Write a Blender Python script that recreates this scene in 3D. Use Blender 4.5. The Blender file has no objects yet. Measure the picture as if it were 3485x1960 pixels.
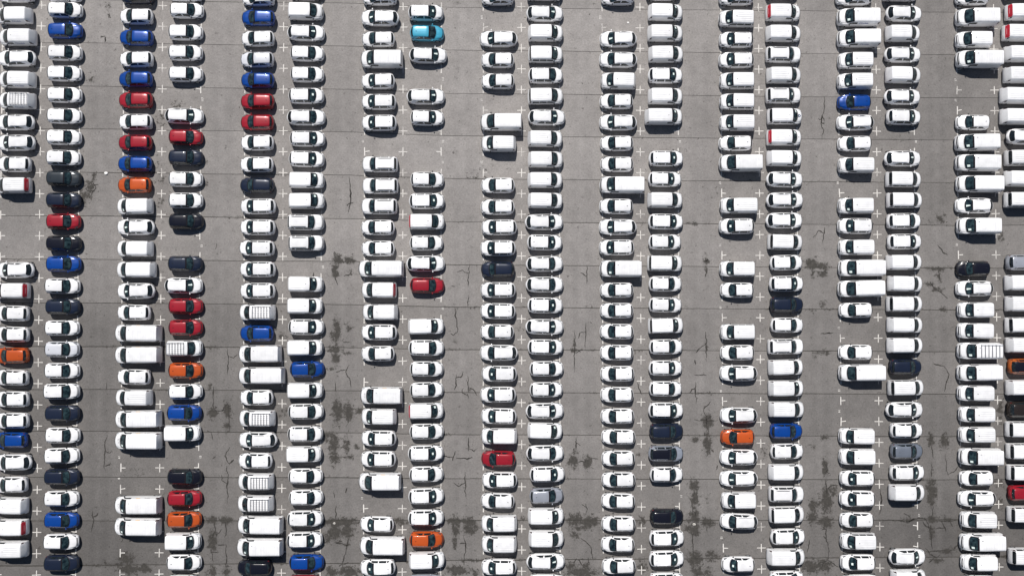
import bpy, bmesh, math, random
import numpy as np
from mathutils import Vector, noise

SC = bpy.context.scene
COL = SC.collection
R = math.radians
random.seed(7)

# ------------------------------------------------------------------ camera
cam_d = bpy.data.cameras.new('drone_camera')
cam = bpy.data.objects.new('drone_camera', cam_d)
COL.objects.link(cam)
cam.location = (0.0, 0.0, 106.16306)
cam.rotation_euler = (0.0176324, -0.0180366, -0.0004382)
cam_d.sensor_width = 36.0
cam_d.lens = 31.17691
cam_d.clip_start = 1.0
cam_d.clip_end = 2000.0
SC.camera = cam

# ------------------------------------------------------------------ daylight
SUN_DIR = Vector((-0.33, 1.36, 1.90)).normalized()          # towards the sun
ELEV = math.asin(SUN_DIR.z)
AZ = math.atan2(SUN_DIR.x, SUN_DIR.y)
world = bpy.data.worlds.new("World")
SC.world = world
world.use_nodes = True
wn = world.node_tree
bg = wn.nodes['Background']
sky = wn.nodes.new('ShaderNodeTexSky')
sky.sky_type = 'NISHITA'
sky.sun_disc = False
sky.sun_elevation = ELEV
sky.sun_rotation = AZ
sky.dust_density = 0.3
wn.links.new(sky.outputs[0], bg.inputs[0])
bg.inputs[1].default_value = 0.05
sun_d = bpy.data.lights.new('sun', 'SUN')
sun_d.energy = 5.0
sun_d.angle = R(0.5)
sun_d.color = (1.0, 0.96, 0.91)
sun = bpy.data.objects.new('sun', sun_d)
COL.objects.link(sun)
sun.rotation_euler = SUN_DIR.to_track_quat('Z', 'Y').to_euler()
SC.view_settings.view_transform = 'Standard'
SC.view_settings.look = 'None'
SC.view_settings.exposure = 0.07
SC.view_settings.gamma = 1.0
SC.view_settings.use_curve_mapping = False

# ------------------------------------------------------------------ data, metres on the ground
BAYS = [[-54.197,35.576],[-39.839,35.607],[-25.433,35.635],[-11.146,35.67],[3.06,35.699],[17.376,35.734],[31.768,35.787],[46.062,35.821],[60.511,35.862]]
SEAMS = [[[-48.69,36.25],[-34.74,36.1],[-17.21,36.01],[-5.4,35.56],[10.17,35.5],[25.29,35.43],[38.16,35.38],[53.6,35.31]],[[-48.65,31.08],[-34.71,30.94],[-17.19,30.84],[-5.4,30.41],[10.16,30.35],[25.27,30.27],[38.13,30.22],[53.56,30.15]],[[-48.61,25.93],[-34.68,25.77],[-17.18,25.65],[-5.4,25.21],[10.15,25.13],[25.25,25.04],[38.09,24.97],[53.51,24.89]],[[-48.56,20.78],[-34.65,20.62],[-17.17,20.51],[-5.39,20.09],[10.14,20.0],[25.22,19.91],[38.06,19.85],[53.46,19.76]],[[-48.52,15.62],[-34.62,15.47],[-17.15,15.35],[-5.39,14.95],[10.13,14.86],[25.2,14.77],[38.03,14.69],[53.42,14.6]],[[-48.48,10.44],[-34.59,10.29],[-17.14,10.17],[-5.38,9.8],[10.12,9.7],[25.18,9.61],[37.99,9.53],[53.37,9.44]],[[-48.44,5.3],[-34.56,5.14],[-17.12,5.01],[-5.38,4.65],[10.11,4.55],[25.16,4.44],[37.96,4.36],[53.32,4.26]],[[-48.4,0.11],[-34.53,-0.02],[-17.11,-0.13],[-5.38,-0.42],[10.11,-0.51],[25.14,-0.6],[37.93,-0.67],[53.28,-0.76]],[[-48.36,-5.04],[-34.51,-5.15],[-17.09,-5.25],[-5.37,-5.48],[10.1,-5.56],[25.11,-5.64],[37.89,-5.71],[53.23,-5.79]],[[-48.32,-10.14],[-34.48,-10.25],[-17.08,-10.36],[-5.37,-10.58],[10.09,-10.67],[25.09,-10.76],[37.86,-10.83],[53.19,-10.92]],[[-48.28,-15.07],[-34.45,-15.2],[-17.07,-15.34],[-5.36,-15.59],[10.08,-15.7],[25.07,-15.81],[37.83,-15.9],[53.14,-16.01]],[[-48.24,-20.44],[-34.42,-20.55],[-17.05,-20.66],[-5.36,-20.82],[10.07,-20.92],[25.05,-21.02],[37.8,-21.1],[53.09,-21.19]],[[-48.2,-25.6],[-34.39,-25.65],[-17.04,-25.73],[-5.36,-25.76],[10.06,-25.83],[25.03,-25.89],[37.76,-25.95],[53.05,-26.01]],[[-48.16,-30.85],[-34.36,-30.78],[-17.03,-30.75],[-5.35,-30.49],[10.05,-30.48],[25.01,-30.46],[37.74,-30.46],[53.01,-30.44]]]
STAINS = [[-46.24,35.5,0.18,0.41,0.8],[-46.2,34.31,0.12,0.3,0.8],[-48.34,26.74,0.83,0.53,0.45],[-38.09,23.56,0.83,0.59,0.45],[-40.2,22.01,0.71,0.95,0.45],[-47.9,15.11,0.3,0.35,0.8],[-48.36,13.81,0.71,0.71,0.8],[-48.82,12.86,0.83,0.71,0.8],[-48.93,11.91,0.3,0.47,0.8],[-39.91,14.77,0.59,0.71,0.45],[-40.01,11.93,0.47,0.71,0.45],[-40.28,16.2,0.47,0.71,0.45],[-43.7,-30.06,0.77,0.53,1.1],[-43.35,-31.35,1.01,0.53,1.1],[-41.48,-31.24,0.59,0.47,1.1],[-44.28,-31.57,0.21,0.18,1.1],[-42.84,-19.65,1.89,0.47,0.3],[-46.15,-30.34,0.14,0.18,0.8],[-33.64,-12.99,0.53,0.53,1.1],[-31.88,-12.53,0.38,0.77,1.1],[-31.87,-14.53,0.33,0.59,0.8],[-34.01,-9.69,0.24,0.35,0.8],[-33.69,-25.55,0.71,0.33,1.1],[-32.05,-25.61,0.77,0.33,1.1],[-33.56,-28.01,0.47,1.01,1.1],[-33.66,-31.64,0.53,0.65,0.8],[-31.96,-31.65,0.47,0.65,0.8],[-18.94,5.3,0.5,0.5,1.1],[-19.23,4.23,0.33,0.59,1.1],[-19.11,3.52,0.38,0.38,1.1],[-17.58,5.19,0.61,0.38,1.1],[-17.46,3.76,0.35,0.35,0.45],[-34.51,16.92,0.24,0.3,0.8],[-34.56,14.31,0.24,0.35,0.8],[-18.97,-2.87,0.38,0.73,1.1],[-19.09,-3.81,0.5,0.5,1.1],[-19.03,-4.52,0.35,0.35,0.8],[-17.56,-2.87,0.31,0.5,0.8],[-19.2,-5.47,0.83,0.31,1.1],[-19.08,-6.42,0.43,0.73,1.1],[-17.55,-5.94,0.53,0.14,0.8],[-18.83,-12.79,0.59,1.12,1.1],[-17.53,-12.92,0.53,0.89,1.1],[-19.78,-7.83,0.71,0.14,0.8],[-16.23,-12.68,0.47,0.35,0.8],[-25.54,-12.9,0.95,0.71,0.45],[-25.57,-3.81,0.71,0.47,0.45],[-19.29,-16.56,0.5,1.18,1.1],[-17.75,-16.8,0.38,0.95,0.8],[-16.57,-17.04,0.38,0.26,0.8],[-20.0,-15.85,0.83,0.53,0.8],[-19.16,-18.32,0.5,0.5,1.1],[-17.63,-18.21,0.71,0.19,0.8],[-19.28,-19.38,0.35,0.3,0.45],[-19.14,-25.85,1.54,0.35,1.1],[-17.96,-25.86,1.3,0.41,1.1],[-19.14,-27.03,0.65,0.95,1.1],[-17.72,-27.03,0.77,0.71,1.1],[-20.07,-27.73,0.53,0.53,0.8],[-17.96,-28.62,0.53,0.14,0.8],[-19.59,-31.72,0.65,0.53,1.1],[-17.36,-31.73,1.12,0.53,1.1],[-11.37,-25.89,0.83,0.47,0.8],[-25.47,-29.69,0.71,0.71,0.45],[-4.55,28.24,0.47,0.24,0.45],[-4.92,36.16,0.47,0.24,0.45],[-4.9,18.19,0.35,0.35,0.4],[-2.4,15.69,0.95,0.71,0.3],[-4.89,-4.54,0.26,0.19,0.8],[-3.23,-10.23,0.21,0.19,0.8],[9.38,-4.68,0.19,0.47,0.8],[9.38,-5.63,0.38,0.26,0.8],[2.71,-3.12,0.47,0.35,0.45],[-4.87,-25.8,0.77,0.35,1.1],[-3.34,-25.81,0.77,0.38,1.1],[-4.81,-26.86,0.38,0.89,1.1],[-3.1,-26.75,0.73,0.61,1.1],[-4.87,-28.28,0.26,0.77,0.8],[-4.63,-31.69,1.18,0.53,1.1],[-2.51,-31.94,0.53,0.47,0.8],[3.17,-25.72,0.59,0.47,0.45],[3.42,-18.4,0.59,0.83,0.3],[9.24,-18.78,0.56,0.73,1.1],[10.9,-19.02,0.43,0.73,1.1],[9.48,-17.72,0.14,0.71,0.8],[9.46,-25.75,0.85,0.59,1.1],[11.12,-26.0,1.01,0.61,1.1],[10.05,-26.7,1.12,0.38,0.8],[9.46,-27.53,0.5,0.38,0.8],[8.86,-31.18,0.77,0.47,0.8],[10.64,-31.31,0.77,0.47,0.8],[10.28,-32.01,1.89,0.47,1.1],[23.84,9.63,0.59,0.17,0.8],[25.26,5.2,0.31,0.5,0.8],[25.26,4.25,0.14,0.59,0.8],[38.01,4.73,0.65,0.59,1.1],[38.12,3.53,0.19,0.5,0.8],[25.28,-5.29,0.14,0.5,0.8],[25.36,-14.1,0.56,0.73,1.1],[16.96,-5.76,0.71,0.35,0.45],[38.21,-0.83,0.71,0.14,0.8],[38.3,-6.26,0.19,0.38,0.8],[23.85,-16.28,0.53,0.26,1.1],[25.35,-16.7,0.43,1.09,1.1],[23.71,-21.8,0.5,0.61,1.1],[23.77,-23.46,0.44,0.73,1.1],[25.26,-23.22,0.31,0.73,0.45],[23.7,-25.59,0.61,0.73,1.1],[25.25,-26.19,0.61,0.5,1.1],[23.69,-27.01,0.61,0.61,1.1],[22.98,-26.77,0.73,0.38,0.8],[23.8,-30.44,0.73,0.73,1.1],[25.83,-30.09,0.73,0.61,0.8],[24.03,-31.97,0.65,0.56,1.1],[25.34,-31.98,0.5,0.5,0.8],[17.38,-26.03,0.53,0.5,0.8],[17.48,-31.34,0.5,0.73,0.8],[38.06,-24.23,0.38,0.73,1.1],[37.93,-25.65,0.5,0.61,1.1],[37.66,-31.46,0.89,0.73,1.1],[38.05,-17.22,0.35,0.24,0.8],[17.28,-18.1,0.47,0.35,0.45],[32.11,-17.79,0.47,0.71,0.45],[39.33,4.49,0.77,0.31,1.1],[39.33,3.53,0.5,0.31,1.1],[53.77,10.21,0.5,0.5,0.8],[52.55,9.67,0.31,0.17,0.8],[53.59,4.14,0.5,0.26,1.1],[52.74,4.13,0.77,0.19,1.1],[53.52,3.17,0.26,0.61,0.8],[52.37,2.33,0.5,0.26,0.8],[61.22,8.11,0.26,0.61,0.8],[39.3,-0.05,0.38,0.38,0.8],[39.51,-5.91,0.95,0.19,1.1],[54.03,-0.71,0.38,0.26,1.1],[53.33,1.63,0.73,0.26,0.8],[60.88,-12.88,0.35,1.42,0.7],[60.77,-5.82,0.35,0.71,0.6],[39.5,-16.15,0.5,0.38,0.8],[39.53,-19.72,0.31,0.97,1.1],[39.63,-23.76,0.61,1.09,1.1],[39.57,-22.57,0.43,0.73,0.8],[40.48,-22.46,0.5,0.61,0.8],[39.61,-26.14,0.73,0.61,1.1],[39.33,-31.35,0.73,0.61,1.1],[52.38,-16.43,0.31,0.73,1.1],[54.01,-16.56,0.44,0.73,1.1],[52.39,-22.63,0.53,1.36,1.1],[52.42,-25.84,0.53,0.38,1.1],[52.34,-27.39,0.26,0.73,1.1],[49.47,-25.95,0.83,0.19,0.8],[54.29,-25.97,0.53,0.26,0.8],[54.25,-29.77,0.53,0.28,1.1],[53.04,-30.84,0.73,0.26,0.8],[60.61,-21.71,0.59,0.59,0.6],[60.7,-24.09,0.47,0.71,0.6]]
CRACKS = [[[-46.13,-10.14],[-46.17,-9.32]],[[-46.09,-15.41],[-46.37,-16.58],[-46.27,-17.29],[-46.35,-18.7],[-46.32,-19.75]],[[-47.71,-24.43],[-47.58,-25.6],[-47.8,-26.88]],[[-44.3,-28.19],[-44.07,-27.6]],[[-47.85,15.59],[-47.9,14.52],[-47.65,13.69],[-48.35,12.5]],[[-46.71,31.98],[-46.71,31.15]],[[-17.55,15.18],[-17.42,13.15],[-17.36,12.08],[-17.65,10.89]],[[-17.72,11.84],[-17.01,12.08]],[[-33.34,7.19],[-33.39,6.48]],[[-21.77,3.76],[-21.71,3.29]],[[-18.17,3.29],[-17.34,3.4],[-17.16,4.24]],[[-19.23,3.17],[-18.87,2.22]],[[-31.98,-5.33],[-31.8,-6.63],[-31.9,-8.4]],[[-33.54,-9.81],[-33.59,-11.46],[-33.47,-12.52]],[[-31.95,-11.58],[-31.71,-12.88],[-31.63,-15.22]],[[-17.49,-7.25],[-17.9,-8.07],[-17.42,-9.02],[-17.36,-9.96]],[[-19.07,-9.37],[-19.07,-10.43]],[[-17.53,-13.62],[-17.58,-14.21]],[[-18.26,-4.58],[-17.43,-4.52]],[[-33.41,-12.76],[-32.12,-12.7]],[[-33.75,-15.21],[-33.68,-16.16]],[[-31.63,-16.99],[-32.21,-18.04],[-31.61,-19.1]],[[-33.61,-18.39],[-33.26,-18.1]],[[-31.97,-19.22],[-31.78,-20.28],[-31.89,-21.8],[-31.77,-22.74],[-31.88,-23.62]],[[-33.34,-25.78],[-33.33,-26.84],[-33.68,-27.89]],[[-32.05,-25.79],[-31.92,-27.43],[-32.16,-27.66]],[[-32.74,-28.48],[-32.03,-28.54],[-31.91,-30.48],[-32.08,-31.06]],[[-33.85,-29.06],[-33.43,-30.47]],[[-19.09,-23.97],[-19.02,-25.62]],[[-19.25,-28.32],[-17.48,-28.68]],[[-17.37,-27.62],[-17.72,-28.8],[-18.19,-30.55],[-18.24,-31.14]],[[-18.57,-18.21],[-16.93,-18.1]],[[-17.74,-21.86],[-17.86,-22.45]],[[-19.15,-22.56],[-19.09,-23.03]],[[-33.21,-27.66],[-32.51,-26.61]],[[-3.11,4.72],[-3.35,3.29],[-3.29,1.98]],[[10.89,4.48],[10.88,2.45]],[[-4.89,2.1],[-5.37,2.1]],[[-3.23,1.04],[-3.37,-0.39]],[[-4.89,-0.5],[-4.59,-2.88],[-4.77,-3.59]],[[-4.77,-8.45],[-4.77,-9.75],[-5.0,-10.29]],[[-3.29,-8.57],[-3.34,-9.88],[-3.23,-10.59]],[[9.38,-3.13],[9.5,-4.79],[9.38,-6.22],[9.37,-8.24]],[[10.81,-2.3],[10.69,-3.73],[10.75,-5.27]],[[-3.46,-10.7],[-3.28,-11.3]],[[-3.34,-15.9],[-3.22,-17.55]],[[-4.82,-17.55],[-5.17,-18.73]],[[-4.76,-18.43],[-3.46,-18.44],[-2.75,-18.38]],[[-3.69,-20.03],[-3.64,-21.21],[-3.69,-22.63],[-3.52,-23.16]],[[-3.81,-27.46],[-3.63,-28.99],[-3.81,-30.99]],[[9.6,-15.94],[9.59,-17.48]],[[9.83,-18.9],[10.78,-18.84]],[[11.26,-18.49],[12.21,-18.55]],[[10.71,-23.87],[10.83,-25.17]],[[11.36,-28.95],[11.59,-30.6]],[[9.57,-30.24],[9.22,-31.18]],[[11.0,-30.25],[11.11,-31.19]],[[25.26,4.25],[25.25,3.17]],[[24.9,4.96],[25.5,5.32]],[[25.11,-3.38],[25.28,-4.7],[25.21,-5.89],[25.27,-6.96]],[[23.89,-6.72],[23.95,-7.31]],[[23.94,-9.34],[23.88,-11.0],[23.99,-12.02]],[[24.89,-12.2],[25.06,-13.39],[25.3,-14.1],[25.23,-15.39]],[[23.77,-8.56],[25.32,-8.63]],[[23.74,-13.98],[26.62,-14.04]],[[16.83,-9.44],[17.42,-10.87]],[[25.05,-15.39],[24.99,-15.87]],[[25.34,-17.53],[25.34,-18.24]],[[23.65,-22.27],[23.65,-22.98]],[[23.52,-24.16],[23.58,-25.47]],[[23.39,-27.48],[23.56,-28.78],[23.56,-30.2]],[[24.41,-26.18],[26.56,-26.31]],[[25.24,-26.66],[25.24,-27.25]],[[37.56,-28.26],[37.31,-29.8]],[[26.35,-19.91],[26.59,-19.32]],[[39.65,25.05],[39.7,23.72],[39.27,21.79],[39.56,20.95],[39.38,19.86]],[[39.27,21.79],[39.75,21.73]],[[39.67,9.17],[39.41,7.13]],[[53.32,7.02],[54.1,6.18],[54.58,5.82]],[[53.59,3.77],[53.64,2.45]],[[53.33,1.63],[53.93,1.15],[54.53,0.54]],[[54.03,-7.49],[54.57,-8.56],[54.06,-10.6]],[[39.04,-3.64],[40.61,-3.52]],[[39.3,-18.53],[39.77,-19.96],[39.41,-20.79]],[[39.58,-21.15],[39.81,-23.05]],[[39.61,-26.61],[39.54,-27.56],[39.89,-29.7],[39.76,-30.64]],[[38.62,-31.11],[39.82,-30.76],[41.01,-31.6]],[[52.44,-17.15],[52.6,-18.7]],[[54.11,-18.47],[54.33,-20.73]],[[52.42,-19.17],[52.4,-20.84]],[[52.49,-24.41],[52.48,-25.6]],[[52.23,-26.55],[52.27,-28.58],[52.45,-29.53]],[[53.68,-26.21],[54.09,-27.4]],[[46.34,-25.93],[49.46,-26.18],[50.67,-25.71],[52.36,-25.84]],[[51.6,-29.76],[55.46,-29.54]],[[53.4,-30.13],[51.83,-31.07]],[[52.9,-26.2],[55.49,-26.04]],[[46.13,-22.13],[46.36,-23.55],[45.98,-25.34]],[[48.99,-25.11],[49.83,-25.83]]]
GAPS = [[1,-1],[1,10],[1,11],[1,12],[1,27],[2,-1],[3,-1],[3,22],[3,23],[3,26],[3,27],[4,-1],[4,5],[4,12],[4,22],[5,-1],[6,-1],[6,13],[7,-1],[7,7],[7,18],[7,24],[8,-1],[8,0],[8,4],[8,7],[8,8],[8,15],[9,-1],[9,1],[9,5],[9,8],[10,-1],[11,-1],[11,1],[12,-1],[12,7],[12,24],[13,-1],[13,9],[13,12],[13,15],[13,19],[13,26],[14,-1],[15,-1],[15,9],[15,16],[15,19],[15,20],[16,-1],[16,7],[16,25],[16,26],[17,-1],[17,4],[17,5],[17,12],[18,-1],[18,11],[18,12],[18,26]]
LITTER = [[-46.4,15.5],[15.93,33.84],[23.69,-26.36],[-19.2,-26.03]]
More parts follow.
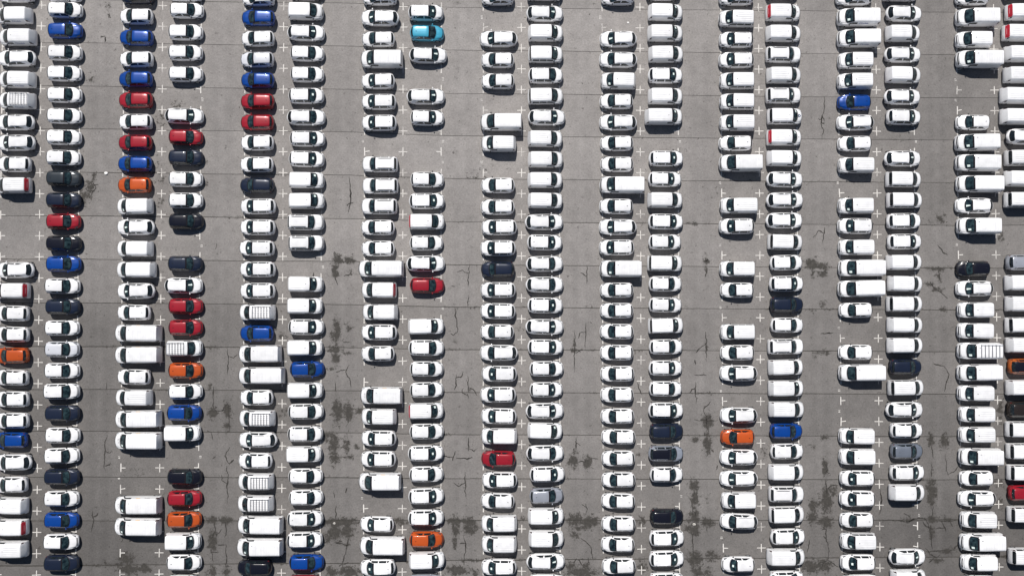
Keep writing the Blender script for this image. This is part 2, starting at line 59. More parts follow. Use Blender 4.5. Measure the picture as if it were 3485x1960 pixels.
CARS = '''1|-56.79|36.62|e|W|0|white estate car, topmost vehicle, in leftmost column
1|-57.01|34.04|kt|W|0|white small panel van, second vehicle from the top, in leftmost column
1|-56.56|31.46|kt|W|0|white small panel van, third vehicle from the top, in leftmost column
1|-56.64|29.02|e|W|0|white estate car, second above the white small van with roof rack, in leftmost column
1|-56.56|26.45|kt|W|0|white small panel van, directly above the white small van with roof rack, in leftmost column
1|-56.54|23.95|krt|W|0|white small van with roof rack, the only one like it, in leftmost column
1|-56.74|21.42|e|W|0|white estate car, directly below the white small van with roof rack, in leftmost column
1|-56.64|19.00|e|W|1|white estate car, third above the only empty stretch, in leftmost column
1|-56.83|16.46|h|W|0|white hatchback, second above the only empty stretch, in leftmost column
1|-56.95|13.94|kp|W|0|white van with red rear, directly above the only empty stretch, in leftmost column
1|-56.62|3.97|e|W|1|white estate car, directly below the only empty stretch, in leftmost column
1|-57.03|1.54|kp|W|0|white van with red rear, second below the only empty stretch, in leftmost column
1|-56.90|-1.12|h|W|0|white hatchback, second above the orange hatchback, in leftmost column
1|-56.90|-3.60|h|W|0|white hatchback, directly above the orange hatchback, in leftmost column
1|-56.92|-6.07|h|O|0|orange hatchback, the only one like it, in leftmost column
1|-56.89|-8.66|h|W|0|white hatchback, directly below the orange hatchback, in leftmost column
1|-56.84|-11.19|h|W|0|white hatchback, second below the orange hatchback, in leftmost column
1|-56.82|-13.70|h|W|0|white hatchback, directly above the blue hatchback, in leftmost column
1|-57.00|-15.97|h|B|0|blue hatchback, the only one like it, in leftmost column
1|-56.65|-18.58|e|W|0|white estate car, directly below the blue hatchback, in leftmost column
1|-56.90|-21.18|h|W|0|white hatchback, second below the blue hatchback, in leftmost column
1|-56.98|-23.59|k|W|0|white small panel van, third below the blue hatchback, in leftmost column
1|-56.96|-26.12|kp|W|0|white van with red rear, second vehicle from the bottom, in leftmost column
1|-56.97|-28.67|k|W|0|white small panel van, bottommost vehicle, in leftmost column
2|-51.12|36.63|h|W|0|white hatchback, topmost vehicle, in second column from left
2|-51.05|34.79|h|W|0|white hatchback, second vehicle from the top, in second column from left
2|-51.03|32.33|h|B|0|blue hatchback, third vehicle from the top, in second column from left
2|-51.04|29.70|h|W|0|white hatchback, fourth vehicle from the top, in second column from left
2|-51.07|27.24|h|W|0|white hatchback, fifth vehicle from the top, in second column from left
2|-51.05|24.69|h|W|0|white hatchback, fourth above the dark grey hatchback, in second column from left
2|-51.03|22.19|h|W|0|white hatchback, third above the dark grey hatchback, in second column from left
2|-51.08|19.67|h|W|0|white hatchback, second above the dark grey hatchback, in second column from left
2|-51.10|17.23|h|W|0|white hatchback, directly above the dark grey hatchback, in second column from left
2|-51.06|14.79|h|G|0|dark grey hatchback, the only one like it, in second column from left
2|-51.06|12.20|h|N|0|navy hatchback, directly above the red hatchback, in second column from left
2|-51.04|9.70|h|R|0|red hatchback, the only one like it, in second column from left
2|-51.00|7.12|h|K|0|black hatchback, the only one like it, in second column from left
2|-51.00|4.70|h|B|0|blue hatchback, directly below the black hatchback, in second column from left
2|-51.10|2.09|h|W|0|white hatchback, second below the black hatchback, in second column from left
2|-51.03|-0.34|h|N|0|navy hatchback, second above the pale silver hatchback, in second column from left
2|-51.09|-2.84|h|W|0|white hatchback, directly above the pale silver hatchback, in second column from left
2|-51.07|-5.34|h|L|0|pale silver hatchback, the only one like it, in second column from left
2|-51.05|-7.85|h|W|0|white hatchback, directly above the white crossover, in second column from left
2|-51.11|-10.27|s|W|0|white crossover, the only one like it, in second column from left
2|-50.98|-12.85|h|N|0|navy hatchback, directly below the white crossover, in second column from left
2|-50.93|-15.43|h|W|0|white hatchback, second below the white crossover, in second column from left
2|-51.00|-17.82|h|W|0|white hatchback, third below the white crossover, in second column from left
2|-50.98|-20.29|h|N|0|navy hatchback, fourth below the white crossover, in second column from left
2|-50.99|-22.83|h|W|0|white hatchback, fourth vehicle from the bottom, in second column from left
2|-50.97|-25.35|h|B|0|blue hatchback, third vehicle from the bottom, in second column from left
2|-51.01|-27.86|h|W|0|white hatchback, second vehicle from the bottom, in second column from left
2|-50.93|-30.35|h|N|0|navy hatchback, bottommost vehicle, in second column from left
3|-42.56|36.53|h|N|0|navy hatchback, the only one like it, in third column from left
3|-42.66|34.07|h|W|0|white hatchback, directly below the navy hatchback, in third column from left
3|-42.64|31.54|h|B|0|blue hatchback, second below the navy hatchback, in third column from left
3|-42.62|28.97|h|W|0|white hatchback, third below the navy hatchback, in third column from left
3|-42.69|26.60|h|B|0|blue hatchback, fourth below the navy hatchback, in third column from left
3|-42.67|24.11|h|R|0|red hatchback, fourth above the orange hatchback, in third column from left
3|-42.67|21.53|h|W|0|white hatchback, third above the orange hatchback, in third column from left
3|-42.70|19.05|h|R|0|red hatchback, second above the orange hatchback, in third column from left
3|-42.71|16.55|h|B|0|blue hatchback, directly above the orange hatchback, in third column from left
3|-42.75|14.04|h|O|0|orange hatchback, the only one like it, in third column from left
3|-42.66|11.50|k|W|1|white small panel van, directly below the orange hatchback, in third column from left
3|-42.54|9.05|e|W|1|white estate car, second below the orange hatchback, in third column from left
3|-42.62|6.50|k|W|0|white small panel van, third below the orange hatchback, in third column from left
3|-42.45|4.02|K|W|0|white small panel van, fourth below the orange hatchback, in third column from left
3|-42.46|1.51|e|W|1|white estate car, fifth below the orange hatchback, in third column from left
3|-42.70|-1.03|h|W|0|white hatchback, sixth below the orange hatchback, in third column from left
3|-42.19|-3.46|Vz|W|0|white large van, sixth above the only empty stretch, in third column from left
3|-42.17|-6.00|Vz|W|0|white large van, fifth above the only empty stretch, in third column from left
3|-42.66|-8.61|h|W|0|white hatchback, fourth above the only empty stretch, in third column from left
3|-42.63|-11.02|k|W|0|white small panel van, third above the only empty stretch, in third column from left
3|-42.12|-13.52|Vz|W|0|white large van, second above the only empty stretch, in third column from left
3|-42.10|-16.05|Vz|W|1|white large van, directly above the only empty stretch, in third column from left
3|-42.07|-23.58|Vz|W|1|white large van, directly below the only empty stretch, in third column from left
3|-42.10|-26.10|Vz|W|1|white large van, bottommost vehicle, in third column from left
4|-36.87|36.80|h|W|0|white hatchback, topmost vehicle, in fourth column from left
4|-36.74|34.80|h|W|0|white hatchback, second vehicle from the top, in fourth column from left
4|-36.85|32.20|h|W|0|white hatchback, third vehicle from the top, in fourth column from left
4|-36.87|29.76|h|W|0|white hatchback, second above the first empty stretch from top, in fourth column from left
4|-36.82|27.21|h|W|0|white hatchback, directly above the first empty stretch from top, in fourth column from left
4|-36.98|22.23|e|W|1|white estate car, directly below the first empty stretch from top, in fourth column from left
4|-36.77|19.71|h|R|0|red hatchback, second below the first empty stretch from top, in fourth column from left
4|-36.76|17.30|h|N|0|navy hatchback, third below the first empty stretch from top, in fourth column from left
4|-36.75|14.73|h|W|0|white hatchback, third above the second empty stretch from top, in fourth column from left
4|-36.73|12.20|h|W|0|white hatchback, second above the second empty stretch from top, in fourth column from left
4|-36.68|9.75|h|K|0|black hatchback, directly above the second empty stretch from top, in fourth column from left
4|-36.75|4.73|h|N|0|navy hatchback, directly below the second empty stretch from top, in fourth column from left
4|-36.93|2.15|e|W|1|white estate car, second below the second empty stretch from top, in fourth column from left
4|-36.66|-0.29|h|R|0|red hatchback, second above the white small van with roof rack, in fourth column from left
4|-36.65|-2.80|h|R|0|red hatchback, directly above the white small van with roof rack, in fourth column from left
4|-36.74|-5.23|kr|W|0|white small van with roof rack, the only one like it, in fourth column from left
4|-36.62|-7.86|h|O|0|orange hatchback, directly below the white small van with roof rack, in fourth column from left
4|-36.64|-10.34|h|W|0|white hatchback, directly above the blue hatchback, in fourth column from left
4|-36.77|-12.83|h|B|0|blue hatchback, the only one like it, in fourth column from left
4|-36.91|-15.20|k|W|1|white small panel van, directly below the blue hatchback, in fourth column from left
4|-36.66|-20.35|h|K|0|black hatchback, directly below the third empty stretch from top, in fourth column from left
4|-36.65|-22.86|h|R|0|red hatchback, second below the third empty stretch from top, in fourth column from left
4|-36.69|-25.36|h|O|0|orange hatchback, third below the third empty stretch from top, in fourth column from left
4|-36.76|-27.85|k|W|1|white small panel van, third vehicle from the bottom, in fourth column from left
4|-36.67|-30.35|h|W|0|white hatchback, second vehicle from the bottom, in fourth column from left
4|-36.65|-32.79|h|W|0|white hatchback, bottommost vehicle, in fourth column from left
5|-28.27|36.37|h|W|0|white hatchback, topmost vehicle, in fifth column from left
5|-28.25|33.97|h|B|0|blue hatchback, second vehicle from the top, in fifth column from left
5|-28.30|31.49|h|W|0|white hatchback, directly above the pale silver hatchback, in fifth column from left
5|-28.37|28.99|h|L|0|pale silver hatchback, the only one like it, in fifth column from left
5|-28.30|26.52|h|B|0|blue hatchback, directly below the pale silver hatchback, in fifth column from left
5|-28.32|24.01|h|R|0|red hatchback, second below the pale silver hatchback, in fifth column from left
5|-28.33|21.52|h|R|0|red hatchback, third above the navy hatchback, in fifth column from left
5|-28.32|19.09|h|W|0|white hatchback, second above the navy hatchback, in fifth column from left
5|-28.37|16.49|h|W|0|white hatchback, directly above the navy hatchback, in fifth column from left
5|-28.32|14.01|h|N|0|navy hatchback, the only one like it, in fifth column from left
5|-28.17|11.52|s|W|1|white crossover, directly below the navy hatchback, in fifth column from left
5|-28.20|9.04|s|W|1|white crossover, second below the navy hatchback, in fifth column from left
5|-28.27|6.57|s|W|1|white crossover, third below the navy hatchback, in fifth column from left
5|-28.19|4.07|s|W|1|white crossover, fourth below the navy hatchback, in fifth column from left
5|-28.18|1.53|s|W|1|white crossover, fifth below the navy hatchback, in fifth column from left
5|-28.21|-1.02|kr|W|0|white small van with roof rack, sixth below the navy hatchback, in fifth column from left
5|-28.27|-3.49|h|B|0|blue hatchback, fifth above the white estate car, in fifth column from left
5|-27.89|-5.90|vz|W|0|white large van, fourth above the white estate car, in fifth column from left
5|-27.69|-8.45|V|W|0|white large van, third above the white estate car, in fifth column from left
5|-28.26|-11.06|h|W|0|white hatchback, second above the white estate car, in fifth column from left
5|-28.17|-13.49|kr|W|0|white small van with roof rack, seventh above the black hatchback, in fifth column from left
5|-28.07|-16.03|e|W|1|white estate car, the only one like it, in fifth column from left
5|-28.37|-18.49|h|W|1|white hatchback, directly below the white estate car, in fifth column from left
5|-28.29|-20.91|kr|W|0|white small van with roof rack, fourth above the black hatchback, in fifth column from left
5|-28.31|-23.47|kr|W|0|white small van with roof rack, third above the black hatchback, in fifth column from left
5|-27.76|-25.96|V|W|1|white large van, second above the black hatchback, in fifth column from left
5|-27.79|-28.55|V|W|1|white large van, directly above the black hatchback, in fifth column from left
5|-28.40|-31.01|h|K|0|black hatchback, the only one like it, in fifth column from left
6|-22.55|37.12|h|W|0|white hatchback, topmost vehicle, in sixth column from left
6|-22.65|34.72|k|W|0|white small panel van, second vehicle from the top, in sixth column from left
6|-22.63|32.21|e|W|1|white estate car, third vehicle from the top, in sixth column from left
6|-22.47|29.74|h|W|0|white hatchback, fourth vehicle from the top, in sixth column from left
6|-22.46|27.24|h|W|0|white hatchback, fifth vehicle from the top, in sixth column from left
6|-22.55|24.67|s|W|1|white crossover, sixth vehicle from the top, in sixth column from left
6|-22.58|22.12|e|W|0|white estate car, seventh above the only empty stretch, in sixth column from left
6|-22.41|19.57|s|W|1|white crossover, sixth above the only empty stretch, in sixth column from left
6|-22.49|17.15|s|W|1|white crossover, fifth above the only empty stretch, in sixth column from left
6|-22.47|14.63|k|W|1|white small panel van, fourth above the only empty stretch, in sixth column from left
6|-22.46|12.18|k|W|1|white small panel van, third above the only empty stretch, in sixth column from left
6|-22.56|9.64|d|W|0|white SUV with black roof rails, twelfth vehicle from the top, in sixth column from left
6|-22.50|7.18|d|W|0|white SUV with black roof rails, thirteenth vehicle from the top, in sixth column from left
6|-22.55|2.32|k|W|1|white small panel van, directly below the only empty stretch, in sixth column from left
6|-22.62|-0.26|k|W|1|white small panel van, second below the only empty stretch, in sixth column from left
6|-22.46|-2.75|s|W|1|white crossover, third below the only empty stretch, in sixth column from left
6|-22.60|-5.19|k|W|1|white small panel van, fourth below the only empty stretch, in sixth column from left
6|-22.35|-7.73|h|B|0|blue hatchback, fifth below the only empty stretch, in sixth column from left
6|-22.56|-10.22|k|W|1|white small panel van, sixth below the only empty stretch, in sixth column from left
6|-22.48|-12.71|s|W|0|white crossover, seventh below the only empty stretch, in sixth column from left
6|-22.53|-15.34|s|W|0|white crossover, seventh above the red hatchback, in sixth column from left
6|-22.66|-17.72|k|W|1|white small panel van, sixth above the red hatchback, in sixth column from left
6|-22.48|-20.32|h|W|0|white hatchback, fifth above the red hatchback, in sixth column from left
6|-22.41|-22.82|h|W|0|white hatchback, fourth above the red hatchback, in sixth column from left
6|-22.50|-25.28|s|W|1|white crossover, third above the red hatchback, in sixth column from left
6|-22.55|-27.79|s|W|1|white crossover, second above the red hatchback, in sixth column from left
6|-22.33|-30.43|h|B|0|blue hatchback, directly above the red hatchback, in sixth column from left
6|-22.50|-32.88|h|R|0|red hatchback, the only one like it, in sixth column from left
7|-13.84|36.50|s|W|0|white crossover, topmost vehicle, in seventh column from left
7|-13.81|34.04|e|W|1|white estate car, the only one like it, in seventh column from left
7|-14.02|31.50|h|W|0|white hatchback, directly below the white estate car, in seventh column from left
7|-13.62|29.06|v|W|1|white large van, second below the white estate car, in seventh column from left
7|-14.04|26.48|h|W|1|white hatchback, third below the white estate car, in seventh column from left
7|-13.93|23.99|s|W|1|white crossover, second above the first empty stretch from top, in seventh column from left
7|-13.89|21.49|s|W|1|white crossover, directly above the first empty stretch from top, in seventh column from left
7|-13.79|16.54|d|W|0|white SUV with black roof rails, eighth vehicle from the top, in seventh column from left
7|-13.75|13.97|d|W|0|white SUV with black roof rails, ninth vehicle from the top, in seventh column from left
7|-13.86|11.54|d|W|0|white SUV with black roof rails, tenth vehicle from the top, in seventh column from left
7|-14.02|9.04|h|W|0|white hatchback, third above the white van with red rear, in seventh column from left
7|-13.99|6.54|h|W|0|white hatchback, second above the white van with red rear, in seventh column from left
7|-13.64|4.14|V|W|1|white large van, directly above the white van with red rear, in seventh column from left
7|-13.86|1.62|kp|W|0|white van with red rear, the only one like it, in seventh column from left
7|-13.73|-1.00|k|W|1|white small panel van, eleventh vehicle from the bottom, in seventh column from left
7|-13.84|-3.38|s|W|1|white crossover, second above the second empty stretch from top, in seventh column from left
7|-13.99|-5.90|h|W|0|white hatchback, directly above the second empty stretch from top, in seventh column from left
7|-13.59|-10.83|vz|W|0|white large van, directly below the second empty stretch from top, in seventh column from left
7|-13.85|-13.33|k|W|1|white small panel van, seventh vehicle from the bottom, in seventh column from left
7|-13.85|-15.89|s|W|1|white crossover, third below the second empty stretch from top, in seventh column from left
7|-13.90|-18.32|s|W|1|white crossover, second above the third empty stretch from top, in seventh column from left
7|-13.74|-20.96|vz|W|0|white large van, directly above the third empty stretch from top, in seventh column from left
7|-14.05|-26.00|h|W|1|white hatchback, directly below the third empty stretch from top, in seventh column from left
7|-13.44|-28.48|V|W|0|white large van, second vehicle from the bottom, in seventh column from left
7|-13.94|-31.05|s|W|1|white crossover, bottommost vehicle, in seventh column from left
8|-8.38|34.68|s|W|1|white crossover, directly above the turquoise hatchback, in eighth column from left
8|-8.24|32.25|h|T|0|turquoise hatchback, the only one like it, in eighth column from left
8|-8.13|29.59|e|W|1|white estate car, directly below the turquoise hatchback, in eighth column from left
8|-8.40|24.65|e|W|1|white estate car, directly below the first empty stretch from top, in eighth column from left
8|-8.21|22.12|h|W|1|white hatchback, directly above the second empty stretch from top, in eighth column from left
8|-8.20|14.73|h|W|0|white hatchback, directly below the second empty stretch from top, in eighth column from left
8|-8.24|12.18|s|W|1|white crossover, second below the second empty stretch from top, in eighth column from left
8|-8.25|9.73|kpg|W|0|white van with red rear, third above the red hatchback, in eighth column from left
8|-8.29|7.21|h|W|0|white hatchback, second above the red hatchback, in eighth column from left
8|-8.38|4.75|e|W|1|white estate car, directly above the red hatchback, in eighth column from left
8|-8.19|2.15|h|R|0|red hatchback, the only one like it, in eighth column from left
8|-8.30|-2.68|k|W|1|white small panel van, directly below the red hatchback, in eighth column from left
8|-8.28|-5.22|s|W|0|white crossover, second below the red hatchback, in eighth column from left
8|-8.24|-7.72|h|W|0|white hatchback, third below the red hatchback, in eighth column from left
8|-8.24|-10.19|h|W|0|white hatchback, fourth below the red hatchback, in eighth column from left
8|-8.29|-12.66|kpg|W|1|white van with red rear, fifth below the red hatchback, in eighth column from left
8|-8.23|-15.10|h|W|0|white hatchback, fifth above the orange hatchback, in eighth column from left
8|-8.33|-17.67|s|W|1|white crossover, fourth above the orange hatchback, in eighth column from left
8|-8.26|-20.14|h|W|0|white hatchback, third above the orange hatchback, in eighth column from left
8|-8.27|-22.71|s|W|1|white crossover, second above the orange hatchback, in eighth column from left
8|-8.29|-25.25|s|W|1|white crossover, directly above the orange hatchback, in eighth column from left
8|-8.22|-27.82|h|O|0|orange hatchback, the only one like it, in eighth column from left
8|-8.18|-30.22|k|W|1|white small panel van, directly below the orange hatchback, in eighth column from left
8|-8.37|-32.85|h|S|0|silver hatchback, the only one like it, in eighth column from left
9|0.20|36.60|h|W|0|white hatchback, topmost vehicle, in ninth column from left
9|0.33|31.59|e|W|1|white estate car, directly below the first empty stretch from top, in ninth column from left
9|0.20|29.06|h|W|0|white hatchback, second above the white large van, in ninth column from left
9|0.23|26.53|hg|W|0|white hatchback, directly above the white large van, in ninth column from left
9|0.59|21.60|v|W|0|white large van, the only one like it, in ninth column from left
9|0.32|19.03|k|W|1|white small panel van, directly below the white large van, in ninth column from left
9|0.23|14.07|h|W|0|white hatchback, directly below the third empty stretch from top, in ninth column from left
9|0.20|11.49|h|W|0|white hatchback, second below the third empty stretch from top, in ninth column from left
9|0.39|9.07|s|W|1|white crossover, second above the navy hatchback, in ninth column from left
9|0.24|6.59|s|W|1|white crossover, directly above the navy hatchback, in ninth column from left
9|0.23|4.08|h|N|0|navy hatchback, the only one like it, in ninth column from left
9|0.24|1.62|s|W|1|white crossover, directly below the navy hatchback, in ninth column from left
9|0.24|-0.88|s|W|1|white crossover, second below the navy hatchback, in ninth column from left
9|0.14|-3.34|h|W|0|white hatchback, third below the navy hatchback, in ninth column from left
9|0.34|-5.82|e|W|0|white estate car, fourth below the navy hatchback, in ninth column from left
9|0.39|-8.30|s|W|1|white crossover, fourth above the red hatchback, in ninth column from left
9|0.24|-10.77|s|W|1|white crossover, third above the red hatchback, in ninth column from left
9|0.33|-13.30|s|W|1|white crossover, second above the red hatchback, in ninth column from left
9|0.37|-15.67|k|W|1|white small panel van, directly above the red hatchback, in ninth column from left
9|0.29|-18.36|h|R|0|red hatchback, the only one like it, in ninth column from left
9|0.43|-20.85|s|W|1|white crossover, directly below the red hatchback, in ninth column from left
9|0.20|-23.31|h|W|0|white hatchback, second below the red hatchback, in ninth column from left
9|0.35|-25.94|k|W|1|white small panel van, third below the red hatchback, in ninth column from left
9|0.35|-28.37|k|W|1|white small panel van, second vehicle from the bottom, in ninth column from left
9|0.34|-31.09|s|W|1|white crossover, bottommost vehicle, in ninth column from left
10|5.82|37.22|k|W|0|white small panel van, topmost vehicle, in ninth column from right
10|5.83|34.67|e|W|1|white estate car, second vehicle from the top, in ninth column from right
10|5.93|32.29|k|W|1|white small panel van, third vehicle from the top, in ninth column from right
10|5.93|29.72|kw|W|1|white small windowed van, fourth vehicle from the top, in ninth column from right
10|5.92|27.23|s|W|0|white crossover, fifth vehicle from the top, in ninth column from right
10|5.92|24.72|kw|W|0|white small windowed van, sixth vehicle from the top, in ninth column from right
10|6.03|22.22|e|W|1|white estate car, seventh vehicle from the top, in ninth column from right
10|5.86|19.63|k|W|0|white small panel van, eighth vehicle from the top, in ninth column from right
10|5.91|17.16|k|W|0|white small panel van, ninth vehicle from the top, in ninth column from right
10|5.85|14.71|k|W|0|white small panel van, tenth vehicle from the top, in ninth column from right
10|5.88|12.26|k|W|0|white small panel van, eleventh vehicle from the top, in ninth column from right
10|5.71|9.71|e|W|1|white estate car, twelfth vehicle from the top, in ninth column from right
10|5.79|7.27|s|W|1|white crossover, twelfth above the silver hatchback, in ninth column from right
10|5.76|4.73|e|W|0|white estate car, eleventh above the silver hatchback, in ninth column from right
10|5.76|2.26|e|W|0|white estate car, tenth above the silver hatchback, in ninth column from right
10|5.84|-0.21|s|W|1|white crossover, ninth above the silver hatchback, in ninth column from right
10|5.75|-2.75|e|W|1|white estate car, eighth above the silver hatchback, in ninth column from right
10|5.86|-5.15|s|W|1|white crossover, seventh above the silver hatchback, in ninth column from right
10|5.99|-7.72|h|W|0|white hatchback, sixth above the silver hatchback, in ninth column from right
10|5.95|-10.20|h|W|1|white hatchback, fifth above the silver hatchback, in ninth column from right
10|5.77|-12.71|e|W|1|white estate car, fourth above the silver hatchback, in ninth column from right
10|5.81|-15.05|k|W|1|white small panel van, third above the silver hatchback, in ninth column from right
10|5.79|-17.70|e|W|0|white estate car, second above the silver hatchback, in ninth column from right
10|6.05|-20.19|s|W|1|white crossover, directly above the silver hatchback, in ninth column from right
10|5.97|-22.73|h|S|0|silver hatchback, the only one like it, in ninth column from right
10|5.91|-25.12|k|W|1|white small panel van, directly below the silver hatchback, in ninth column from right
10|5.94|-27.76|k|W|0|white small panel van, second below the silver hatchback, in ninth column from right
10|5.86|-30.49|e|W|1|white estate car, second vehicle from the bottom, in ninth column from right
10|5.97|-32.95|s|W|0|white crossover, bottommost vehicle, in ninth column from right
11|14.59|36.68|h|W|0|white hatchback, directly above the only empty stretch, in eighth column from right
11|14.65|31.64|e|W|1|white estate car, directly below the only empty stretch, in eighth column from right
11|14.64|29.16|e|W|0|white estate car, directly above the white small panel van, in eighth column from right
11|14.61|26.58|k|W|1|white small panel van, the only one like it, in eighth column from right
11|14.40|24.16|h|W|0|white hatchback, directly below the white small panel van, in eighth column from right
11|14.60|21.63|e|W|1|white estate car, second below the white small panel van, in eighth column from right
11|14.43|19.13|h|W|0|white hatchback, third below the white small panel van, in eighth column from right
11|14.45|16.63|h|W|0|white hatchback, fourth above the white crossover, in eighth column from right
11|15.01|14.13|V|W|1|white large van, third above the white crossover, in eighth column from right
11|14.35|11.59|h|W|0|white hatchback, second above the white crossover, in eighth column from right
11|14.54|9.12|e|W|1|white estate car, directly above the white crossover, in eighth column from right
11|14.38|6.68|s|W|1|white crossover, the only one like it, in eighth column from right
11|14.83|4.15|v|W|1|white large van, directly below the white crossover, in eighth column from right
11|14.39|1.60|h|W|0|white hatchback, second below the white crossover, in eighth column from right
11|14.38|-0.83|h|W|0|white hatchback, third below the white crossover, in eighth column from right
11|14.38|-3.32|h|W|0|white hatchback, fourth below the white crossover, in eighth column from right
11|14.37|-5.82|h|W|0|white hatchback, fifth below the white crossover, in eighth column from right
11|14.43|-8.33|h|W|0|white hatchback, sixth below the white crossover, in eighth column from right
11|14.39|-10.81|h|W|0|white hatchback, seventh below the white crossover, in eighth column from right
11|14.44|-13.35|h|W|0|white hatchback, eighth below the white crossover, in eighth column from right
11|14.55|-15.81|h|W|0|white hatchback, seventh vehicle from the bottom, in eighth column from right
11|14.52|-18.35|h|W|0|white hatchback, sixth vehicle from the bottom, in eighth column from right
11|14.55|-20.88|h|W|0|white hatchback, fifth vehicle from the bottom, in eighth column from right
11|14.49|-23.38|h|W|0|white hatchback, fourth vehicle from the bottom, in eighth column from right
11|14.53|-26.08|h|W|0|white hatchback, third vehicle from the bottom, in eighth column from right
11|14.44|-28.49|h|W|0|white hatchback, second vehicle from the bottom, in eighth column from right
11|14.55|-31.05|h|W|0|white hatchback, bottommost vehicle, in eighth column from right
12|20.07|37.30|s|W|0|white crossover, topmost vehicle, in seventh column from right
12|20.32|34.84|k|W|1|white small panel van, second vehicle from the top, in seventh column from right
12|20.28|32.34|k|W|1|white small panel van, third vehicle from the top, in seventh column from right
12|20.35|29.81|k|W|0|white small panel van, fourth vehicle from the top, in seventh column from right
12|20.27|27.29|s|W|1|white crossover, third above the first empty stretch from top, in seventh column from right
12|20.28|24.77|k|W|0|white small panel van, sixth vehicle from the top, in seventh column from right
12|20.06|22.33|K|W|1|white small panel van, seventh vehicle from the top, in seventh column from right
12|20.32|17.32|s|W|1|white crossover, directly below the first empty stretch from top, in seventh column from right
12|20.19|14.84|h|W|1|white hatchback, second below the first empty stretch from top, in seventh column from right
12|20.20|12.34|k|W|0|white small panel van, tenth vehicle from the top, in seventh column from right
12|20.26|9.77|s|W|1|white crossover, fourth below the first empty stretch from top, in seventh column from right
12|20.16|7.35|h|W|1|white hatchback, fifth below the first empty stretch from top, in seventh column from right
12|20.14|4.80|kw|W|1|white small windowed van, eighth above the navy hatchback, in seventh column from right
12|20.19|2.35|h|W|0|white hatchback, seventh above the navy hatchback, in seventh column from right
12|20.18|-0.16|h|W|1|white hatchback, sixth above the navy hatchback, in seventh column from right
12|20.23|-2.61|kw|W|1|white small windowed van, fifth above the navy hatchback, in seventh column from right
12|20.23|-5.14|h|W|0|white hatchback, fourth above the navy hatchback, in seventh column from right
12|20.19|-7.66|h|W|1|white hatchback, third above the navy hatchback, in seventh column from right
12|20.18|-10.13|h|W|0|white hatchback, second above the navy hatchback, in seventh column from right
12|20.20|-12.68|s|W|1|white crossover, directly above the navy hatchback, in seventh column from right
12|20.25|-15.18|h|N|0|navy hatchback, the only one like it, in seventh column from right
12|20.18|-17.81|s|X|0|silver crossover with black roof, the only one like it, in seventh column from right
12|20.26|-20.29|h|W|0|white hatchback, directly above the black hatchback, in seventh column from right
12|20.26|-25.26|h|K|0|black hatchback, the only one like it, in seventh column from right
12|20.26|-27.78|s|W|1|white crossover, directly below the black hatchback, in seventh column from right
12|20.23|-30.22|s|W|1|white crossover, second below the black hatchback, in seventh column from right
12|20.20|-32.83|s|W|0|white crossover, bottommost vehicle, in seventh column from right
13|28.88|36.75|s|W|0|white crossover, topmost vehicle, in sixth column from right
13|28.88|34.14|kw|W|1|white small windowed van, second vehicle from the top, in sixth column from right
13|28.85|31.62|s|W|1|white crossover, third vehicle from the top, in sixth column from right
13|28.84|29.18|s|W|1|white crossover, fourth vehicle from the top, in sixth column from right
13|28.90|26.66|kw|W|1|white small windowed van, fourth above the white large van, in sixth column from right
13|28.89|24.15|kw|W|1|white small windowed van, third above the white large van, in sixth column from right
13|28.88|21.62|k|W|1|white small panel van, second above the white large van, in sixth column from right
13|28.71|19.19|h|W|0|white hatchback, directly above the white large van, in sixth column from right
13|29.21|16.78|v|W|0|white large van, the only one like it, in sixth column from right
13|29.05|11.70|K|W|1|white small panel van, directly below the white large van, in sixth column from right
13|28.79|9.23|s|W|1|white crossover, directly above the second empty stretch from top, in sixth column from right
13|28.83|4.13|kw|W|1|white small windowed van, third below the white large van, in sixth column from right
13|28.80|1.60|h|W|0|white hatchback, directly above the third empty stretch from top, in sixth column from right
13|28.83|-3.38|kw|W|1|white small windowed van, fourth above the orange hatchback, in sixth column from right
13|28.79|-5.84|h|W|0|white hatchback, second below the third empty stretch from top, in sixth column from right
13|28.93|-8.29|e|W|1|white estate car, directly above the fourth empty stretch from top, in sixth column from right
13|28.93|-13.30|e|W|1|white estate car, directly above the orange hatchback, in sixth column from right
13|28.78|-15.88|h|O|0|orange hatchback, the only one like it, in sixth column from right
13|28.90|-18.28|e|W|1|white estate car, directly below the orange hatchback, in sixth column from right
13|28.89|-20.79|e|W|1|white estate car, second below the orange hatchback, in sixth column from right
13|28.85|-23.35|k|W|1|white small panel van, third below the orange hatchback, in sixth column from right
13|28.90|-25.86|e|W|0|white estate car, directly above the fifth empty stretch from top, in sixth column from right
13|28.77|-30.95|h|W|1|white hatchback, bottommost vehicle, in sixth column from right
14|34.42|37.50|h|W|0|white hatchback, topmost vehicle, in fifth column from right
14|34.52|34.89|kpg|W|1|white van with red rear, second vehicle from the top, in fifth column from right
14|34.53|32.37|k|W|0|white small panel van, third vehicle from the top, in fifth column from right
14|34.51|29.86|d|W|0|white SUV with black roof rails, fourth vehicle from the top, in fifth column from right
14|34.55|27.34|k|W|0|white small panel van, fifth vehicle from the top, in fifth column from right
14|34.48|24.94|d|W|1|white SUV with black roof rails, sixth vehicle from the top, in fifth column from right
14|34.64|22.41|kwq|W|1|white van with dark bonnet shield, the only one like it, in fifth column from right
14|34.54|19.87|kpg|W|1|white van with red rear, eighth above the navy hatchback, in fifth column from right
14|34.56|17.37|k|W|1|white small panel van, seventh above the navy hatchback, in fifth column from right
14|34.57|14.85|e|W|1|white estate car, sixth above the navy hatchback, in fifth column from right
14|34.59|12.37|e|W|1|white estate car, fifth above the navy hatchback, in fifth column from right
14|34.50|9.93|e|W|1|white estate car, fourth above the navy hatchback, in fifth column from right
14|34.61|7.34|kw|W|0|white small windowed van, third above the navy hatchback, in fifth column from right
